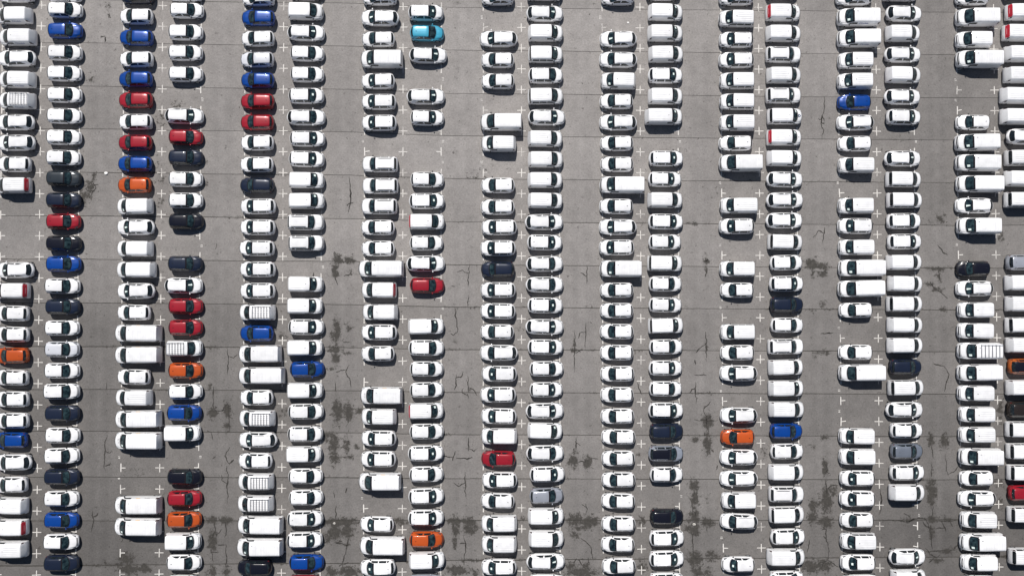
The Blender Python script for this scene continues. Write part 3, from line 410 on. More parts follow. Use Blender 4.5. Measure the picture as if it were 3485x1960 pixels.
14|34.72|4.88|h|W|0|white hatchback, second above the navy hatchback, in fifth column from right
14|34.69|2.36|s|W|1|white crossover, directly above the navy hatchback, in fifth column from right
14|34.73|-0.13|h|N|0|navy hatchback, the only one like it, in fifth column from right
14|34.77|-2.58|h|W|0|white hatchback, directly below the navy hatchback, in fifth column from right
14|34.57|-5.13|d|W|0|white SUV with black roof rails, second below the navy hatchback, in fifth column from right
14|34.58|-7.59|k|W|0|white small panel van, third below the navy hatchback, in fifth column from right
14|34.60|-10.09|k|W|1|white small panel van, second above the blue hatchback, in fifth column from right
14|34.64|-12.60|k|W|0|white small panel van, directly above the blue hatchback, in fifth column from right
14|34.60|-15.20|h|B|0|blue hatchback, the only one like it, in fifth column from right
14|34.68|-17.59|h|W|0|white hatchback, directly below the blue hatchback, in fifth column from right
14|34.56|-20.05|k|W|0|white small panel van, second below the blue hatchback, in fifth column from right
14|34.56|-22.66|d|W|0|white SUV with black roof rails, third below the blue hatchback, in fifth column from right
14|34.59|-25.06|kw|W|0|white small windowed van, fourth below the blue hatchback, in fifth column from right
14|34.70|-27.70|s|W|1|white crossover, third vehicle from the bottom, in fifth column from right
14|34.47|-30.08|K|W|0|white small panel van, second vehicle from the bottom, in fifth column from right
14|34.53|-32.68|s|W|0|white crossover, bottommost vehicle, in fifth column from right
15|43.15|36.84|e|W|0|white estate car, topmost vehicle, in fourth column from right
15|43.48|34.36|vt|W|1|white large van, second vehicle from the top, in fourth column from right
15|43.51|31.84|vt|W|1|white large van, third above the blue hatchback, in fourth column from right
15|43.21|29.15|kw|W|1|white small windowed van, second above the blue hatchback, in fourth column from right
15|43.14|26.66|kpg|W|1|white van with red rear, directly above the blue hatchback, in fourth column from right
15|43.06|24.15|h|B|0|blue hatchback, the only one like it, in fourth column from right
15|43.19|21.72|e|W|1|white estate car, directly below the blue hatchback, in fourth column from right
15|43.07|19.17|h|W|0|white hatchback, second below the blue hatchback, in fourth column from right
15|43.19|16.56|k|W|0|white small panel van, third below the blue hatchback, in fourth column from right
15|43.12|11.70|kpg|W|1|white van with red rear, fourth below the blue hatchback, in fourth column from right
15|43.06|9.27|s|W|1|white crossover, second below the first empty stretch from top, in fourth column from right
15|43.14|6.72|k|W|1|white small panel van, sixth below the blue hatchback, in fourth column from right
15|43.68|4.25|V|W|1|white large van, third above the second empty stretch from top, in fourth column from right
15|43.58|1.79|V|W|0|white large van, second above the second empty stretch from top, in fourth column from right
15|43.06|-0.80|h|W|0|white hatchback, directly above the second empty stretch from top, in fourth column from right
15|42.99|-5.82|h|W|0|white hatchback, directly below the second empty stretch from top, in fourth column from right
15|43.59|-8.26|V|W|0|white large van, directly above the third empty stretch from top, in fourth column from right
15|43.02|-15.80|k|W|1|white small panel van, eighth vehicle from the bottom, in fourth column from right
15|43.06|-18.24|k|W|0|white small panel van, seventh vehicle from the bottom, in fourth column from right
15|43.09|-20.81|s|W|1|white crossover, third below the third empty stretch from top, in fourth column from right
15|43.07|-23.23|s|W|1|white crossover, fourth below the third empty stretch from top, in fourth column from right
15|43.00|-25.78|h|W|0|white hatchback, fourth vehicle from the bottom, in fourth column from right
15|43.09|-28.24|kw|W|1|white small windowed van, third vehicle from the bottom, in fourth column from right
15|43.10|-30.79|s|W|1|white crossover, second vehicle from the bottom, in fourth column from right
15|43.41|-33.21|e|W|0|white estate car, bottommost vehicle, in fourth column from right
16|48.78|37.38|k|W|0|white small panel van, topmost vehicle, in third column from right
16|49.15|34.91|e|W|1|white estate car, second vehicle from the top, in third column from right
16|49.00|32.45|k|W|0|white small panel van, third vehicle from the top, in third column from right
16|48.96|29.94|e|W|1|white estate car, fourth vehicle from the top, in third column from right
16|49.02|27.44|k|W|0|white small panel van, fifth vehicle from the top, in third column from right
16|48.88|24.83|e|W|1|white estate car, second above the first empty stretch from top, in third column from right
16|49.00|22.39|s|W|1|white crossover, directly above the first empty stretch from top, in third column from right
16|48.85|17.39|e|W|1|white estate car, directly below the first empty stretch from top, in third column from right
16|48.95|14.87|kw|W|0|white small windowed van, ninth above the navy hatchback, in third column from right
16|49.04|12.37|kw|W|0|white small windowed van, eighth above the navy hatchback, in third column from right
16|48.92|9.88|s|W|0|white crossover, fourth below the first empty stretch from top, in third column from right
16|48.98|7.40|s|W|1|white crossover, fifth below the first empty stretch from top, in third column from right
16|48.92|4.93|k|W|0|white small panel van, fifth above the navy hatchback, in third column from right
16|49.02|2.37|k|W|0|white small panel van, fourth above the navy hatchback, in third column from right
16|48.94|-0.05|kw|W|0|white small windowed van, third above the navy hatchback, in third column from right
16|48.97|-2.57|k|W|0|white small panel van, second above the navy hatchback, in third column from right
16|48.95|-5.01|k|W|0|white small panel van, directly above the navy hatchback, in third column from right
16|49.01|-7.58|h|N|0|navy hatchback, the only one like it, in third column from right
16|49.03|-10.05|kw|W|0|white small windowed van, directly below the navy hatchback, in third column from right
16|48.83|-12.69|e|W|1|white estate car, directly above the white hatchback, in third column from right
16|49.06|-15.16|h|W|0|white hatchback, the only one like it, in third column from right
16|49.06|-17.64|h|D|0|slate grey hatchback, the only one like it, in third column from right
16|49.08|-20.14|s|W|1|white crossover, directly below the slate grey hatchback, in third column from right
16|49.04|-22.52|k|W|0|white small panel van, second below the slate grey hatchback, in third column from right
16|49.02|-30.18|e|W|1|white estate car, directly below the second empty stretch from top, in third column from right
16|49.13|-32.63|k|W|0|white small panel van, bottommost vehicle, in third column from right
17|57.50|36.93|h|W|0|white hatchback, topmost vehicle, in second column from right
17|57.90|34.44|v|W|0|white large van, second vehicle from the top, in second column from right
17|57.58|31.74|k|W|0|white small panel van, third vehicle from the top, in second column from right
17|58.10|29.39|V|W|1|white large van, directly above the first empty stretch from top, in second column from right
17|57.42|21.77|h|W|0|white hatchback, directly below the first empty stretch from top, in second column from right
17|57.73|19.33|v|W|1|white large van, second below the first empty stretch from top, in second column from right
17|57.79|16.88|v|W|1|white large van, third below the first empty stretch from top, in second column from right
17|57.99|14.35|V|W|0|white large van, third above the black hatchback, in second column from right
17|57.51|11.75|e|W|1|white estate car, second above the black hatchback, in second column from right
17|57.82|9.29|v|W|1|white large van, directly above the black hatchback, in second column from right
17|57.29|4.17|h|K|0|black hatchback, the only one like it, in second column from right
17|57.46|1.80|e|W|1|white estate car, directly below the black hatchback, in second column from right
17|57.46|-0.79|k|W|1|white small panel van, second below the black hatchback, in second column from right
17|57.42|-3.27|k|W|1|white small panel van, third below the black hatchback, in second column from right
17|57.78|-5.67|vr|W|1|white large van with roof rack, the only one like it, in second column from right
17|57.75|-8.26|v|W|1|white large van, fifth below the black hatchback, in second column from right
17|57.39|-10.73|k|W|1|white small panel van, sixth below the black hatchback, in second column from right
17|57.49|-13.25|k|W|1|white small panel van, seventh below the black hatchback, in second column from right
17|57.46|-15.67|k|W|1|white small panel van, eighth below the black hatchback, in second column from right
17|57.80|-18.29|v|W|1|white large van, seventh vehicle from the bottom, in second column from right
17|57.44|-20.87|h|W|0|white hatchback, sixth vehicle from the bottom, in second column from right
17|57.52|-23.30|e|W|1|white estate car, fifth vehicle from the bottom, in second column from right
17|57.55|-25.78|k|W|0|white small panel van, fourth vehicle from the bottom, in second column from right
17|57.89|-28.42|v|W|1|white large van, third vehicle from the bottom, in second column from right
17|57.60|-30.85|k|W|1|white small panel van, second vehicle from the bottom, in second column from right
17|57.62|-33.36|h|W|0|white hatchback, bottommost vehicle, in second column from right
18|63.26|37.67|h|K|0|black hatchback, the only one like it, in rightmost column
18|63.62|35.11|kp|W|0|white van with red rear, directly below the black hatchback, in rightmost column
18|63.29|32.58|kp|W|0|white van with red rear, second below the black hatchback, in rightmost column
18|63.45|30.05|k|W|0|white small panel van, third below the black hatchback, in rightmost column
18|63.36|27.50|k|W|0|white small panel van, third above the white estate car, in rightmost column
18|63.08|25.00|K|W|0|white small panel van, second above the white estate car, in rightmost column
18|63.06|22.47|K|W|0|white small panel van, directly above the white estate car, in rightmost column
18|63.75|20.07|e|W|0|white estate car, the only one like it, in rightmost column
18|63.38|17.51|kw|W|0|white small windowed van, directly below the white estate car, in rightmost column
18|63.35|14.99|k|W|0|white small panel van, second above the silver crossover, in rightmost column
18|63.29|12.45|kw|W|0|white small windowed van, directly above the silver crossover, in rightmost column
18|63.38|4.92|s|S|0|silver crossover, the only one like it, in rightmost column
18|63.28|2.49|k|W|0|white small panel van, directly below the silver crossover, in rightmost column
18|63.32|-0.06|k|W|0|white small panel van, second below the silver crossover, in rightmost column
18|63.29|-2.56|kw|W|0|white small windowed van, second above the orange crossover with black roof, in rightmost column
18|63.33|-5.00|k|W|0|white small panel van, directly above the orange crossover with black roof, in rightmost column
18|63.50|-7.54|s|Y|0|orange crossover with black roof, the only one like it, in rightmost column
18|63.27|-10.06|k|W|0|white small panel van, directly above the dark brown crossover, in rightmost column
18|63.30|-12.68|s|Q|0|dark brown crossover, the only one like it, in rightmost column
18|63.20|-15.04|kw|W|0|white small windowed van, directly below the dark brown crossover, in rightmost column
18|63.26|-17.64|kw|W|0|white small windowed van, second above the red hatchback, in rightmost column
18|63.29|-20.21|kw|W|0|white small windowed van, directly above the red hatchback, in rightmost column
18|63.30|-22.64|h|R|0|red hatchback, the only one like it, in rightmost column
18|63.30|-25.16|kw|W|0|white small windowed van, directly below the red hatchback, in rightmost column
18|63.37|-30.14|kw|W|0|white small windowed van, bottommost vehicle, in rightmost column'''
PITCH = 2.5
DEPTH = 4.58

# ------------------------------------------------------------------ helpers
def link(name, me, parent=None):
    o = bpy.data.objects.new(name, me)
    COL.objects.link(o)
    if parent is not None:
        o.parent = parent
    return o

def mesh(name, verts, faces, mats, smooth=True, midx=None):
    me = bpy.data.meshes.new(name)
    me.from_pydata([tuple(v) for v in verts], [], [tuple(f) for f in faces])
    for m in mats:
        me.materials.append(m)
    if midx is not None:
        me.polygons.foreach_set('material_index', midx)
    if smooth:
        me.polygons.foreach_set('use_smooth', [True] * len(me.polygons))
    me.update()
    return me

def from_bm(name, bm, mats, smooth=False):
    me = bpy.data.meshes.new(name)
    bm.to_mesh(me)
    bm.free()
    for m in mats:
        me.materials.append(m)
    if smooth:
        me.polygons.foreach_set('use_smooth', [True] * len(me.polygons))
    return me

def ccw(o, mats=None):
    return o

# ------------------------------------------------------------------ materials
def new_mat(name):
    m = bpy.data.materials.new(name)
    m.use_nodes = True
    n = m.node_tree.nodes
    return m, n, m.node_tree.links, n['Principled BSDF']

def paint(name, col, rough=0.3, metal=0.0, coat=0.6, dirt=0.06):
    m, n, l, b = new_mat(name)
    info = n.new('ShaderNodeObjectInfo')
    tc = n.new('ShaderNodeTexCoord')
    no = n.new('ShaderNodeTexNoise')
    no.inputs['Scale'].default_value = 1.6
    no.inputs['Detail'].default_value = 5
    ofs = n.new('ShaderNodeVectorMath'); ofs.operation = 'ADD'
    cx = n.new('ShaderNodeCombineXYZ'); mm = n.new('ShaderNodeMath'); mm.operation = 'MULTIPLY'; mm.inputs[1].default_value = 60
    l.new(info.outputs['Random'], mm.inputs[0]); l.new(mm.outputs[0], cx.inputs[1])
    l.new(tc.outputs['Object'], ofs.inputs[0]); l.new(cx.outputs[0], ofs.inputs[1])
    l.new(ofs.outputs[0], no.inputs['Vector'])
    # dusty film: small uneven lightening / darkening of the paint
    mr = n.new('ShaderNodeMapRange')
    mr.inputs[1].default_value = 0.3
    mr.inputs[2].default_value = 0.7
    mr.inputs[3].default_value = 1.0 - dirt
    mr.inputs[4].default_value = 1.0 + dirt * 0.4
    l.new(no.outputs['Fac'], mr.inputs[0])
    mr2 = n.new('ShaderNodeMapRange')
    mr2.inputs[3].default_value = 0.90
    mr2.inputs[4].default_value = 1.04
    l.new(info.outputs['Random'], mr2.inputs[0])
    mu = n.new('ShaderNodeMath'); mu.operation = 'MULTIPLY'
    l.new(mr.outputs[0], mu.inputs[0]); l.new(mr2.outputs[0], mu.inputs[1])
    vm = n.new('ShaderNodeVectorMath'); vm.operation = 'SCALE'
    vm.inputs[0].default_value = col
    l.new(mu.outputs[0], vm.inputs['Scale'])
    l.new(vm.outputs[0], b.inputs['Base Color'])
    b.inputs['Roughness'].default_value = rough
    b.inputs['Metallic'].default_value = metal
    b.inputs['Coat Weight'].default_value = coat
    b.inputs['Coat Roughness'].default_value = 0.06
    return m

PAINT = {
    'W': paint('white_paint', (0.80, 0.80, 0.81), 0.33, dirt=0.10),
    'L': paint('pale_silver_paint', (0.66, 0.67, 0.71), 0.3, 0.15),
    'S': paint('silver_paint', (0.40, 0.42, 0.47), 0.3, 0.35),
    'X': paint('silver_blue_paint', (0.34, 0.37, 0.43), 0.3, 0.35),
    'D': paint('slate_paint', (0.20, 0.225, 0.27), 0.3, 0.35),
    'B': paint('blue_paint', (0.002, 0.050, 0.27), 0.32, 0.15, .4),
    'R': paint('red_paint', (0.30, 0.011, 0.022), 0.32, 0.1, .4),
    'O': paint('orange_paint', (0.48, 0.080, 0.014), 0.32, 0.1, .4),
    'Y': paint('burnt_orange_paint', (0.42, 0.10, 0.02), 0.32, 0.1),
    'T': paint('turquoise_paint', (0.05, 0.33, 0.48), 0.32, 0.1),
    'N': paint('navy_paint', (0.012, 0.018, 0.038), 0.3, 0.15, .35),
    'G': paint('dark_grey_paint', (0.030, 0.038, 0.046), 0.3, 0.15, .35),
    'K': paint('black_paint', (0.006, 0.006, 0.011), 0.25),
    'Q': paint('dark_brown_paint', (0.022, 0.016, 0.013), 0.25),
}

def simple(name, col, rough=0.5, metal=0.0, var=0.0, scale=8.0, spec=0.5):
    m, n, l, b = new_mat(name)
    b.inputs['Roughness'].default_value = rough
    b.inputs['Metallic'].default_value = metal
    b.inputs['Specular IOR Level'].default_value = spec
    if var:
        tc = n.new('ShaderNodeTexCoord')
        no = n.new('ShaderNodeTexNoise')
        no.inputs['Scale'].default_value = scale
        no.inputs['Detail'].default_value = 4
        l.new(tc.outputs['Object'], no.inputs['Vector'])
        cr = n.new('ShaderNodeValToRGB')
        cr.color_ramp.elements[0].position = 0.3
        cr.color_ramp.elements[1].position = 0.7
        cr.color_ramp.elements[0].color = tuple(c * (1 - var) for c in col) + (1,)
        cr.color_ramp.elements[1].color = tuple(min(1, c * (1 + var)) for c in col) + (1,)
        l.new(no.outputs['Fac'], cr.inputs[0])
        l.new(cr.outputs[0], b.inputs['Base Color'])
    else:
        b.inputs['Base Color'].default_value = tuple(col) + (1,)
    return m

FRIT = simple('black_glass_edge', (0.014, 0.012, 0.014), 0.12)
def glass_mat(name, a, b_, sc):
    m, n, l, b = new_mat(name)
    tc = n.new('ShaderNodeTexCoord'); info = n.new('ShaderNodeObjectInfo')
    add = n.new('ShaderNodeVectorMath'); add.operation = 'ADD'
    cmb = n.new('ShaderNodeCombineXYZ')
    mm = n.new('ShaderNodeMath'); mm.operation = 'MULTIPLY'; mm.inputs[1].default_value = 50
    l.new(info.outputs['Random'], mm.inputs[0]); l.new(mm.outputs[0], cmb.inputs[0])
    l.new(tc.outputs['Object'], add.inputs[0]); l.new(cmb.outputs[0], add.inputs[1])
    no = n.new('ShaderNodeTexNoise'); no.inputs['Scale'].default_value = sc; no.inputs['Detail'].default_value = 2
    l.new(add.outputs[0], no.inputs['Vector'])
    cr = n.new('ShaderNodeValToRGB')
    cr.color_ramp.elements[0].position = 0.38; cr.color_ramp.elements[1].position = 0.68
    cr.color_ramp.elements[0].color = a + (1,); cr.color_ramp.elements[1].color = b_ + (1,)
    l.new(no.outputs['Fac'], cr.inputs[0]); l.new(cr.outputs[0], b.inputs['Base Color'])
    b.inputs['Roughness'].default_value = 0.06
    return m
PANE = glass_mat('tinted_windscreen_glass', (0.005, 0.011, 0.015), (0.030, 0.056, 0.062), 2.6)
SIDE = glass_mat('dark_side_glass', (0.006, 0.009, 0.011), (0.018, 0.024, 0.028), 2.0)
BLACK = simple('black_plastic', (0.018, 0.018, 0.020), 0.45)
RUBBER = simple('tyre_rubber', (0.020, 0.020, 0.021), 0.8)
ALLOY = simple('alloy_rim', (0.45, 0.46, 0.47), 0.3, 0.8)
LAMP = simple('headlight_lens', (0.30, 0.32, 0.34), 0.08)
LAMPD = simple('dark_headlight_lens', (0.06, 0.065, 0.07), 0.08)
TAIL = simple('tail_light_lens', (0.09, 0.010, 0.012), 0.12)
TAILV = simple('dark_tail_light_lens', (0.035, 0.010, 0.012), 0.15)
PAPER = simple('white_paper', (0.72, 0.82, 0.78), 0.6)
REDVINYL = simple('red_vinyl', (0.52, 0.020, 0.040), 0.4, var=0.08, scale=5)
PINK = simple('pale_red_print', (0.75, 0.25, 0.28), 0.5)
RACKM = simple('rack_steel', (0.10, 0.10, 0.11), 0.4, 0.5)
RAILG = simple('grey_roof_rail', (0.28, 0.29, 0.31), 0.35, 0.5)
BLUEINK = simple('blue_print', (0.025, 0.06, 0.25), 0.5)
GREYINK = simple('grey_print', (0.10, 0.10, 0.11), 0.5)
YELINK = simple('amber_print', (0.80, 0.45, 0.10), 0.5)
NAVYINK = simple('navy_print', (0.02, 0.025, 0.10), 0.5)
LITTERM = simple('white_litter', (0.78, 0.78, 0.76), 0.7, var=0.1)
STONE = simple('pale_stone', (0.40, 0.38, 0.35), 0.9, var=0.2)

def asphalt(name, stained=True):
    m, n, l, b = new_mat(name)
    geo = n.new('ShaderNodeNewGeometry')
    pos = geo.outputs['Position']
    def nz(scale, detail=4, rough=0.55, dist=0.0):
        q = n.new('ShaderNodeTexNoise')
        q.inputs['Scale'].default_value = scale
        q.inputs['Detail'].default_value = detail
        q.inputs['Roughness'].default_value = rough
        q.inputs['Distortion'].default_value = dist
        l.new(pos, q.inputs['Vector'])
        return q.outputs['Fac']
    def mrange(v, a, b_, c, d):
        q = n.new('ShaderNodeMapRange')
        for i, z in enumerate((a, b_, c, d)):
            q.inputs[1 + i].default_value = z
        l.new(v, q.inputs[0])
        return q.outputs[0]
    def math2(op, a, b_):
        q = n.new('ShaderNodeMath'); q.operation = op
        for i, z in enumerate((a, b_)):
            if isinstance(z, (int, float)):
                q.inputs[i].default_value = z
            else:
                l.new(z, q.inputs[i])
        return q.outputs[0]
    grain = mrange(nz(5.0, 7, 0.85), 0.25, 0.75, 0.62, 1.38)         # aggregate
    speck = mrange(nz(22.0, 3, 0.6), 0.3, 0.75, 0.86, 1.14)
    mid = mrange(nz(0.8, 7, 0.75), 0.28, 0.72, 0.84, 1.13)
    blotch = mrange(nz(0.16, 4, 0.6, 0.4), 0.3, 0.72, 0.90, 1.08)       # patches of wear
    worn = mrange(nz(0.05, 3, 0.5), 0.3, 0.7, 0.94, 1.05)
    val = math2('MULTIPLY', math2('MULTIPLY', math2('MULTIPLY', grain, speck), mid), math2('MULTIPLY', blotch, worn))
    vm = n.new('ShaderNodeVectorMath'); vm.operation = 'SCALE'
    vm.inputs[0].default_value = (0.288, 0.272, 0.262)
    l.new(val, vm.inputs['Scale'])
    base = vm.outputs[0]
    if stained:
        at = n.new('ShaderNodeAttribute'); at.attribute_name = 'age_vignette'  # painted vignette falloff plus paving wear, darkens the base colour
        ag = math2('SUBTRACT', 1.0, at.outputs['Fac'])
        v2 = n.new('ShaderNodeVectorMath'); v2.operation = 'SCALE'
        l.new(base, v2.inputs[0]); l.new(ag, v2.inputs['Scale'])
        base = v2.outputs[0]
        at2 = n.new('ShaderNodeAttribute'); at2.attribute_name = 'stain'
        rag = mrange(nz(1.9, 9, 0.80, 0.25), 0.30, 0.70, -1.0, 0.9)
        edge = math2('ADD', at2.outputs['Fac'], rag)
        fac = mrange(edge, 0.38, 0.66, 0.0, 1.0)
        soft = mrange(at2.outputs['Fac'], 0.20, 1.0, 0.0, 0.34)
        tot = math2('MAXIMUM', math2('MULTIPLY', fac, 0.9), soft)
        mix = n.new('ShaderNodeMix'); mix.data_type = 'RGBA'
        l.new(tot, mix.inputs['Factor'])
        l.new(base, mix.inputs['A'])
        mossv = n.new('ShaderNodeVectorMath'); mossv.operation = 'SCALE'
        mossv.inputs[0].default_value = (0.040, 0.037, 0.033)
        l.new(math2('MULTIPLY', math2('MULTIPLY', speck, grain), mrange(nz(2.8, 5, .7), .3, .7, .7, 1.5)), mossv.inputs['Scale'])
        l.new(mossv.outputs[0], mix.inputs['B'])
        base = mix.outputs['Result']
        # sparse dark drips
        dr = mrange(nz(1.1, 5, 0.62), 0.69, 0.76, 0.0, 0.4)
        mix2 = n.new('ShaderNodeMix'); mix2.data_type = 'RGBA'
        l.new(dr, mix2.inputs['Factor']); l.new(base, mix2.inputs['A'])
        mix2.inputs['B'].default_value = (0.075, 0.07, 0.064, 1)
        base = mix2.outputs['Result']
    l.new(base, b.inputs['Base Color'])
    b.inputs['Roughness'].default_value = 0.92
    b.inputs['Specular IOR Level'].default_value = 0.2
    bump = n.new('ShaderNodeBump'); bump.inputs['Strength'].default_value = 0.35; bump.inputs['Distance'].default_value = 0.02
    l.new(grain, bump.inputs['Height']); l.new(bump.outputs[0], b.inputs['Normal'])
    return m
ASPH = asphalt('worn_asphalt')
ASPH2 = asphalt('plain_asphalt', False)
BED = simple('mossy_joint', (0.042, 0.039, 0.034), 0.95, var=0.4, scale=3.0)
CRACKM = simple('mossy_crack', (0.030, 0.027, 0.024), 0.95, var=0.45, scale=4.0)

def road_paint():
    m, n, l, b = new_mat('worn_road_paint')
    geo = n.new('ShaderNodeNewGeometry')
    q = n.new('ShaderNodeTexNoise'); q.inputs['Scale'].default_value = 5.0; q.inputs['Detail'].default_value = 6
    q.inputs['Roughness'].default_value = 0.7
    l.new(geo.outputs['Position'], q.inputs['Vector'])
    q2 = n.new('ShaderNodeTexNoise'); q2.inputs['Scale'].default_value = 0.35; q2.inputs['Detail'].default_value = 2
    l.new(geo.outputs['Position'], q2.inputs['Vector'])
    ad = n.new('ShaderNodeMath'); ad.operation = 'ADD'
    l.new(q.outputs['Fac'], ad.inputs[0]); l.new(q2.outputs['Fac'], ad.inputs[1])
    cr = n.new('ShaderNodeValToRGB')
    cr.color_ramp.elements[0].position = 0.72; cr.color_ramp.elements[1].position = 1.0
    cr.color_ramp.elements[0].color = (0.27, 0.255, 0.245, 1); cr.color_ramp.elements[1].color = (0.60, 0.58, 0.55, 1)
    l.new(ad.outputs[0], cr.inputs[0]); l.new(cr.outputs[0], b.inputs['Base Color'])
    b.inputs['Roughness'].default_value = 0.8
    return m
ROADP = road_paint()

# ------------------------------------------------------------------ ground
def structure(o, label=None):
    o['kind'] = 'structure'
    if label: o['label'] = label
    return o

gv = [(-600, -600, -0.06), (600, -600, -0.06), (600, 600, -0.06), (-600, 600, -0.06)]
ground = structure(link('ground', mesh('ground', gv, [(0, 1, 2, 3)], [ASPH2], False)), 'wide asphalt ground under the whole car park')
pav = structure(link('car_park_pavement', None), 'worn asphalt paving laid in long strips with dark mossy joints')
XA, XB = -84.0, 88.0
bedv = [(XA, -58, -0.03), (XB, -58, -0.03), (XB, 60, -0.03), (XA, 60, -0.03)]
link('joint_filling', mesh('joint_filling', bedv, [(0, 1, 2, 3)], [BED], False), pav)

def seam_y(i, x):
    if i < 0:
        return seam_y(0, x) + 5.12 * (-i)
    if i >= len(SEAMS):
        return seam_y(len(SEAMS) - 1, x) - 5.12 * (i - len(SEAMS) + 1)
    xs = [p[0] for p in SEAMS[i]]; ys = [p[1] for p in SEAMS[i]]
    return float(np.interp(x, xs, ys))

NX = 574
GX = np.linspace(XA, XB, NX)
def seam_line(i):
    base = np.array([seam_y(i, x) for x in GX])
    jit = np.array([noise.noise((x * 1.3, i * 7.1, 0.0)) * 0.025 + noise.noise((x * 0.12, i * 3.3, 5.0)) * 0.05 for x in GX])
    return base + jit
def half_gap(i, side):
    g = np.array([0.021 + 0.018 * max(0.0, noise.noise((x * 0.10, i * 5.7, side * 0.3)) + 0.25)
                  + 0.018 * max(0.0, noise.noise((x * 2.2, i * 2.7, side * 9.0)) - 0.1) for x in GX])
    return g * (0.8 + 0.075 * max(0, min(i, 13)))
# paving paleness: lens vignette falloff painted into the colour, mixed with real wear
WEAR_VIGNETTE = [(-48, 35, .85), (-48, 9.2, .75), (-48, -8.3, .49), (-47.5, -29, .45), (-18.5, 14.2, .82), (-18.1, -21.7, .62), (-3.7, -6.2, .76),
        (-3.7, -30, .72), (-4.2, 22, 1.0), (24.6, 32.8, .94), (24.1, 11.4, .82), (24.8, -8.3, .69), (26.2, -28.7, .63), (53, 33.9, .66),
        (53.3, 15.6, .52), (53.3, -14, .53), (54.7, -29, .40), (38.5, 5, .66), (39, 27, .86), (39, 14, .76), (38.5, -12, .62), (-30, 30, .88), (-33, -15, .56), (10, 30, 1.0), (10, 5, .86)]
ST = np.array(STAINS)
def fields(x, y):
    s = np.zeros_like(x)
    for sx, sy, rx, ry, k in STAINS:
        mx = np.abs(GX - sx) < rx * 2.6 + 0.5
        if not mx.any(): continue
        d = ((x[:, mx] - sx) / (rx * 1.05)) ** 2 + ((y[:, mx] - sy) / (ry * 1.05)) ** 2
        s[:, mx] = np.maximum(s[:, mx], k * np.exp(-0.70 * d) * 1.16)
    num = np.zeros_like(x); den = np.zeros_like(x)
    for ax, ay, v in WEAR_VIGNETTE:
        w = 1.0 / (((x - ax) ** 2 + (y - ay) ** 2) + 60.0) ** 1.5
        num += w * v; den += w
    age_vignette = 1.0 - (num / den) * (0.90 + 0.10 * np.clip((y + 32) / 40.0, 0, 1))
    for i in range(len(BAYS) - 1):
        lc = (BAYS[i][0] + BAYS[i + 1][0]) / 2
        for o_ in (-.78, .78):
            age_vignette = age_vignette + 0.035 * np.exp(-((x - lc - o_) / .42) ** 2)
        age_vignette = age_vignette - 0.02 * np.exp(-((x - lc) / .3) ** 2)
        for o_ in (-1, 1):       # old drips where engines stand
            age_vignette = age_vignette + 0.03 * np.exp(-((x - lc - o_ * 3.6) / .7) ** 2)
    return s, age_vignette
NR = 16
for i in range(-4, 17):
    top = seam_line(i) - half_gap(i, 1)
    bot = seam_line(i + 1) + half_gap(i + 1, -1)
    # strip between seam i (upper) and seam i+1 (lower)
    tt = np.linspace(0, 1, NR + 1)[:, None]
    Y = top[None, :] * (1 - tt) + bot[None, :] * tt
    X = np.repeat(GX[None, :], NR + 1, 0)
    s, age_vignette = fields(X, Y)
    age_vignette = age_vignette + 0.045 * ((i * 37) % 5 - 2) / 2.0
    # weeds and dirt creep out of the joints, more towards the foot of the picture
    for edge, k in ((0, i), (NR, i + 1)):
        if 0 <= k < len(SEAMS):
            w = np.array([max(0.0, noise.noise((x * 0.22, k * 4.1, 2.0)) * 1.1 + 0.03) for x in GX]) * (0.06 + 0.10 * k)
            s[edge] = np.maximum(s[edge], np.clip(w, 0, 0.8))
    Z = np.zeros_like(X)
    V = np.stack([X, Y, Z], -1)
    lo_t = V[0].copy(); lo_t[:, 2] = -0.028
    lo_b = V[-1].copy(); lo_b[:, 2] = -0.028
    V = np.concatenate([lo_t[None], V, lo_b[None]], 0)
    sA = np.concatenate([s[:1], s, s[-1:]], 0).ravel()
    aA = np.concatenate([age_vignette[:1], age_vignette, age_vignette[-1:]], 0).ravel()
    nr = NR + 3
    idx = np.arange(nr * NX).reshape(nr, NX)
    F = np.stack([idx[:-1, :-1], idx[1:, :-1], idx[1:, 1:], idx[:-1, 1:]], -1).reshape(-1, 4)
    me = bpy.data.meshes.new('asphalt_strip')
    me.vertices.add(nr * NX); me.vertices.foreach_set('co', V.reshape(-1).astype(np.float32))
    me.loops.add(F.size); me.loops.foreach_set('vertex_index', F.reshape(-1).astype(np.int32))
    me.polygons.add(len(F)); me.polygons.foreach_set('loop_start', (np.arange(len(F)) * 4).astype(np.int32))
    me.update(calc_edges=True)
    a = me.attributes.new('stain', 'FLOAT', 'POINT'); a.data.foreach_set('value', sA.astype(np.float32))
    a = me.attributes.new('age_vignette', 'FLOAT', 'POINT'); a.data.foreach_set('value', aA.astype(np.float32))
    sf = me.attributes.new('sharp_face', 'BOOLEAN', 'FACE'); sf.data.foreach_set('value', np.ones(len(F), dtype=bool))
    me.materials.append(ASPH)
    link('asphalt_strip', me, pav)

